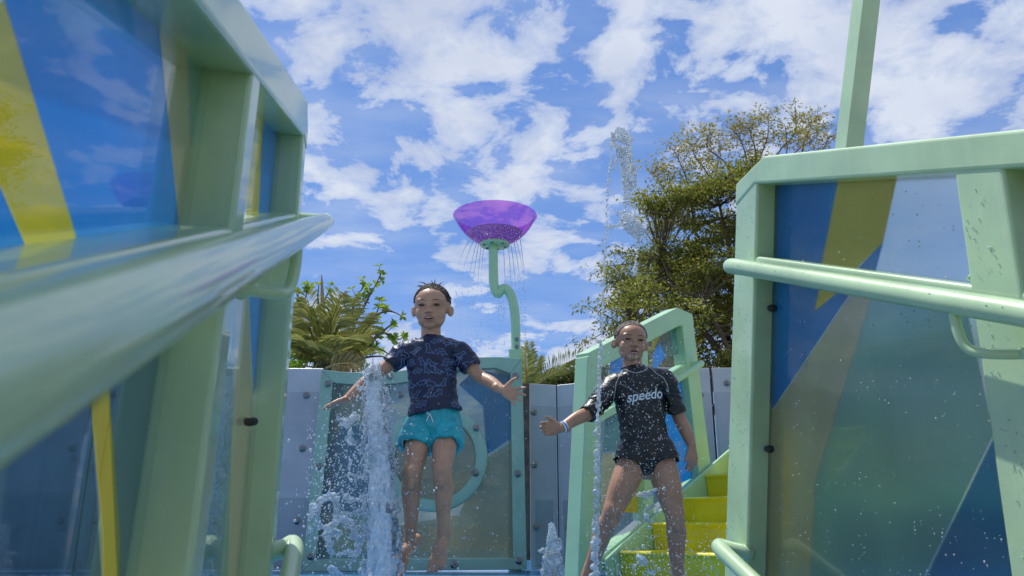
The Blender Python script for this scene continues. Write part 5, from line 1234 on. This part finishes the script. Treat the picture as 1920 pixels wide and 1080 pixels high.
    for px in tops:
        dd = rnd.uniform(-0.5, 0.5); P = [atY(x, y + 16, Y + dd + rnd.uniform(-0.1, 0.1)) for x, y in px]
        sweep(TV, TF, P, [0.022, 0.016, 0.010, 0.005], None, 6, 5)
        C = catmull(P, 6)
        for q in C[7:]:
            for b in range(2):
                e = q + Vector((rnd.gauss(0, 0.22), rnd.gauss(0, 0.2), rnd.uniform(0.0, 0.28)))
                sweep(TV, TF, [q, (q + e) / 2 + rv(rnd) * 0.03, e], [0.006, 0.005, 0.003], None, 4, 3)
                if rnd.random() < 0.62:
                    for j in range(rnd.randint(12, 26)):
                        o = Vector((rnd.gauss(0, 0.075), rnd.gauss(0, 0.075), rnd.gauss(0, 0.035)))
                        leaf(V, F, T, e + o, o + rv(rnd) * 0.05, rv(rnd) + Vector((0, 0, 1)), rnd.uniform(0.05, 0.10), rnd.uniform(0.025, 0.045), rnd.random())
    tag(leaves_mesh('upper_leaves', V, F, T, M['leaf_tip'], r), kind='stuff'); tag(mesh('upper_twigs', TV, TF, M['twig'], r, True), kind='stuff')
big_tree()

def frond(V, F, T, SV, SF, base, d, L, droop, rnd, nl=34, ll=0.32, w=0.022, up=Vector((0, 0, 1)), tone=0.4, lift=0.35, r0=0.012):
    d = Vector(d).normalized(); P = [base + d * L * t + Vector((0, 0, -droop * L * t * t)) for t in [i / 10 for i in range(11)]]
    sweep(SV, SF, P, [r0 * (1 - 0.85 * i / 10) for i in range(11)], None, 6, 1)
    for i in range(nl):
        t = 0.12 + 0.86 * i / nl; k = min(int(t * 10), 9); p = P[k] + (P[k + 1] - P[k]) * (t * 10 - k); tg = (P[k + 1] - P[k]).normalized()
        s = tg.cross(up)
        if s.length < 1e-3: s = tg.orthogonal()
        s.normalize(); u = s.cross(tg)
        for sg in (-1, 1):
            l_ = ll * (0.45 + 0.55 * math.sin(math.pi * min(1, t * 0.9 + 0.12))) * rnd.uniform(0.85, 1.1)
            dr = (s * sg * 0.85 + tg * (0.55 + 0.3 * t) + u * lift + rv(rnd) * 0.10).normalized()
            b = len(V); m_ = p + dr * l_ * 0.5; e = p + dr * l_ + Vector((0, 0, -l_ * rnd.uniform(0.1, 0.35))); q = dr.cross(u).normalized() * w * 0.5
            V += [p, m_ + q, e, m_ - q]; F += [(b, b + 1, b + 2), (b, b + 2, b + 3)]; tt = min(1, max(0, tone + rnd.gauss(0, 0.15))); T += [tt, tt]
def palm_left():
    rnd = random.Random(6); Y = 8.2; c = atY(607, 692, Y)
    r = root('palm_tree', (c.x, c.y, -0.92), 'young coconut palm rising behind the left wall', 'palm')
    tube('trunk', [Vector((c.x, c.y, -0.92)), Vector((c.x + 0.02, c.y, 0.3)), c + Vector((0, 0, 0.02))], [0.13, 0.11, 0.09], M['bark'], r, 12, 6)
    for (tx, ty, dy, droop, tone, ll) in [(690, 575, 0.1, 0.18, 0.5, 0.36), (702, 622, -0.2, 0.25, 0.4, 0.36), (688, 668, -0.3, 0.15, 0.5, 0.3), (664, 548, 0.5, 0.12, 0.45, 0.34), (640, 540, -0.4, 0.12, 0.35, 0.3), (560, 560, 0.3, 0.15, 0.55, 0.34), (548, 610, -0.2, 0.2, 0.5, 0.34), (545, 655, -0.4, 0.2, 0.45, 0.32), (575, 545, -0.3, 0.1, 0.4, 0.32), (660, 620, -0.9, 0.45, 0.5, 0.34), (560, 630, -0.9, 0.4, 0.45, 0.34)]:
        e = atY(tx, ty, Y + dy); d = e - c; L = d.length * 1.08; V, F, T, SV, SF = [], [], [], [], []
        frond(V, F, T, SV, SF, c + Vector((rnd.uniform(-0.03, 0.03), 0, 0)), d + Vector((0, 0, droop * L)), L, droop, rnd, 26, ll * 1.1, 0.0085, Vector((0.2, -0.6, 0.7)), tone + 0.15, 0.15)
        o = leaves_mesh('frond', V, F, T, M['leaf_palm'], r); mesh('rachis', SV, SF, M['straw'], o, True)
    # unopened spear and broad young blades
    tube('spear_leaf', [c, atY(606, 600, Y - 0.1), atY(604, 545, Y - 0.1), atY(603, 514, Y - 0.1)], [(0.03, 0.02), (0.028, 0.018), (0.018, 0.012), (0.003, 0.002)], M['straw'], r, 10, 5)
    for pts in ([(604, 640), (598, 600), (585, 575), (573, 585), (588, 620)], [(608, 640), (612, 595), (628, 572), (642, 580), (625, 625)], [(600, 655), (590, 640), (578, 610), (586, 640)], [(610, 655), (624, 640), (640, 600), (632, 640)]):
        V, F, T = [], [], []
        b = [atY(x, y, Y - 0.25 + 0.02 * i) for i, (x, y) in enumerate(pts)]; p0 = b[0]; n = 12; ed = catmull(b[1:], 5)
        for i in range(len(ed) - 1):
            q = len(V); rid = Vector((0, -0.02 if i % 2 else 0.0, 0)); rid2 = Vector((0, 0.0 if i % 2 else -0.02, 0))
            V += [p0, ed[i] + rid, ed[i + 1] + rid2]; F.append((q, q + 1, q + 2)); T.append(0.15 + 0.2 * (i % 2) + rnd.uniform(0, 0.15))
        leaves_mesh('young_blade', V, F, T, M['leaf_palm'], r)
    # drooping dry frond over the wall
    V, F, T, SV, SF = [], [], [], [], []
    frond(V, F, T, SV, SF, atY(612, 690, Y - 0.6), atY(660, 668, Y - 0.7) - atY(612, 690, Y - 0.6), 0.42, 0.35, rnd, 40, 0.2, 0.014, Vector((0, -1, 0.1)), 0.9)
    o = mesh('dry_frond', V, F, M['straw'], r); mesh('rachis', SV, SF, M['straw'], o, True)
palm_left()
def rosette(V, F, T, p, d, rnd, n=8, L=0.09):
    d = d.normalized(); x = d.orthogonal().normalized(); y = d.cross(x)
    for i in range(n):
        a = i * 2.4 + rnd.uniform(-0.3, 0.3); o = x * math.cos(a) + y * math.sin(a)
        leaf(V, F, T, p, o + d * rnd.uniform(0.1, 0.8), d, L * rnd.uniform(0.7, 1.15), L * 0.5, rnd.random(), 0.2)
def almond_tree():
    rnd = random.Random(9); Y = 9.2; b0 = atY(640, 700, Y)
    r = root('tree', (b0.x, b0.y, -0.92), 'sparse tree with fresh green leaf rosettes beside the palm', 'tree')
    tube('trunk', [Vector((b0.x, b0.y, -0.92)), Vector((b0.x - 0.05, b0.y, 0.5)), b0, atY(655, 650, Y)], [0.08, 0.065, 0.05, 0.035], M['bark'], r, 10, 5)
    V, F, T = [], [], []; TV, TF = [], []
    br = [[(655, 655), (664, 610), (680, 580), (692, 556), (704, 535), (714, 513)], [(664, 615), (662, 580), (668, 555), (682, 540)], [(658, 640), (690, 612), (708, 590), (726, 584), (740, 586), (752, 592)], [(690, 612), (704, 592), (710, 576)],
          [(652, 668), (690, 642), (716, 625), (732, 630), (748, 636), (756, 632)], [(700, 636), (722, 618), (736, 606)], [(655, 680), (690, 655), (712, 655), (736, 668)], [(650, 690), (680, 672), (712, 668), (728, 672)], [(690, 655), (700, 640), (708, 632)],
          [(640, 690), (610, 640), (580, 600), (560, 560), (556, 550)], [(610, 640), (600, 590), (610, 560), (618, 545)], [(640, 695), (600, 680), (570, 650), (552, 630)], [(630, 690), (600, 690), (565, 685)], [(580, 600), (572, 570), (576, 545)], [(600, 590), (596, 560), (598, 535)], [(664, 610), (650, 580), (640, 560)]]
    for px in br:
        dd = rnd.uniform(-0.25, 0.25); P = [atY(x, y, Y + dd + rnd.uniform(-0.05, 0.05)) for x, y in px]; n = len(P)
        sweep(TV, TF, P, [0.020 * (1 - 0.75 * i / (n - 1)) for i in range(n)], None, 6, 5); C = catmull(P, 5)
        rosette(V, F, T, P[-1], P[-1] - P[-2], rnd, 9)
        for i in range(6, len(C) - 1):
            if rnd.random() < 0.5:
                d = (rv(rnd) + Vector((0, -0.2, 0.7))).normalized(); e = C[i] + d * rnd.uniform(0.05, 0.13)
                sweep(TV, TF, [C[i], e], [0.005, 0.003], None, 4, 1); rosette(V, F, T, e, d, rnd, rnd.randint(5, 9), rnd.uniform(0.06, 0.095))
    tag(leaves_mesh('leaves', V, F, T, M['leaf_almond'], r), kind='stuff'); tag(mesh('branches', TV, TF, M['bark'], r, True), kind='stuff')
    # low leafy mass of the same tree behind the palm
    V, F, T = [], [], []
    for k in range(90):
        p = atY(rnd.uniform(545, 690), rnd.uniform(625, 700), Y + rnd.uniform(-0.2, 0.5))
        rosette(V, F, T, p, rv(rnd) + Vector((0, -0.4, 0.6)), rnd, 9, 0.085)
    tag(leaves_mesh('lower_leaves', V, F, T, M['leaf_almond'], r), kind='stuff')
almond_tree()
def palm_mid():
    rnd = random.Random(14); Y = 7.4; c = atY(988, 735, Y)
    r = root('palm_tree', (c.x, c.y, -0.92), 'low palm with spiky fronds showing above the wall right of the bowl arm', 'palm')
    tube('trunk', [Vector((c.x, c.y, -0.92)), c], [0.10, 0.08], M['bark'], r, 10, 4)
    for (tx, ty, dy, droop, tone, ll) in [(1112, 655, 0.2, 0.22, 0.3, 0.22), (1060, 690, -0.3, 0.1, 0.4, 0.18), (993, 640, 0.1, 0.05, 0.6, 0.14), (984, 650, -0.1, 0.05, 0.6, 0.14), (1012, 665, 0.3, 0.1, 0.5, 0.16), (940, 690, 0.3, 0.2, 0.4, 0.2)]:
        e = atY(tx, ty, Y + dy); d = e - c; L = d.length * 1.05; V, F, T, SV, SF = [], [], [], [], []
        frond(V, F, T, SV, SF, c, d + Vector((0, 0, droop * L)), L, droop, rnd, 30, ll, 0.012, Vector((0, -0.7, 0.7)), tone, 0.5, 0.010)
        o = leaves_mesh('frond', V, F, T, M['leaf_palm'], r); mesh('rachis', SV, SF, M['straw'], o, True)
palm_mid()
def hedge():
    rnd = random.Random(17); Y = 8.6; a, b = atY(985, 720, Y), atY(1135, 720, Y)
    r = root('hedge', ((a.x + b.x) / 2, Y, -0.92), 'clipped dark green hedge showing above the wall left of the stair', 'hedge')
    V, F, T = [], [], []
    for k in range(9000):
        x = rnd.uniform(a.x, b.x); f = (x - a.x) / (b.x - a.x); top = atY(0, 714 - 26 * f + 5 * noise.noise(Vector((x * 6, 0, 3))), Y).z
        z = top - abs(rnd.gauss(0, 0.25)); y = Y + rnd.uniform(-0.35, 0.35)
        leaf(V, F, T, Vector((x, y, z)), rv(rnd) + Vector((0, -0.3, 0.5)), rv(rnd) + Vector((0, -0.5, 0.6)), rnd.uniform(0.03, 0.06), 0.022, rnd.betavariate(2, 2))
    tag(leaves_mesh('foliage', V, F, T, M['leaf_hedge'], r), kind='stuff')
    V, F = [], []
    for k in range(14):
        x = a.x + (b.x - a.x) * (k + 0.5) / 14; sweep(V, F, [Vector((x, Y, -0.92)), Vector((x + rnd.uniform(-0.05, 0.05), Y, 0.4)), Vector((x + rnd.uniform(-0.1, 0.1), Y + rnd.uniform(-0.1, 0.1), 1.5))], [0.02, 0.015, 0.006], None, 6, 3)
    tag(mesh('stems', V, F, M['bark'], r, True), kind='stuff')
hedge()
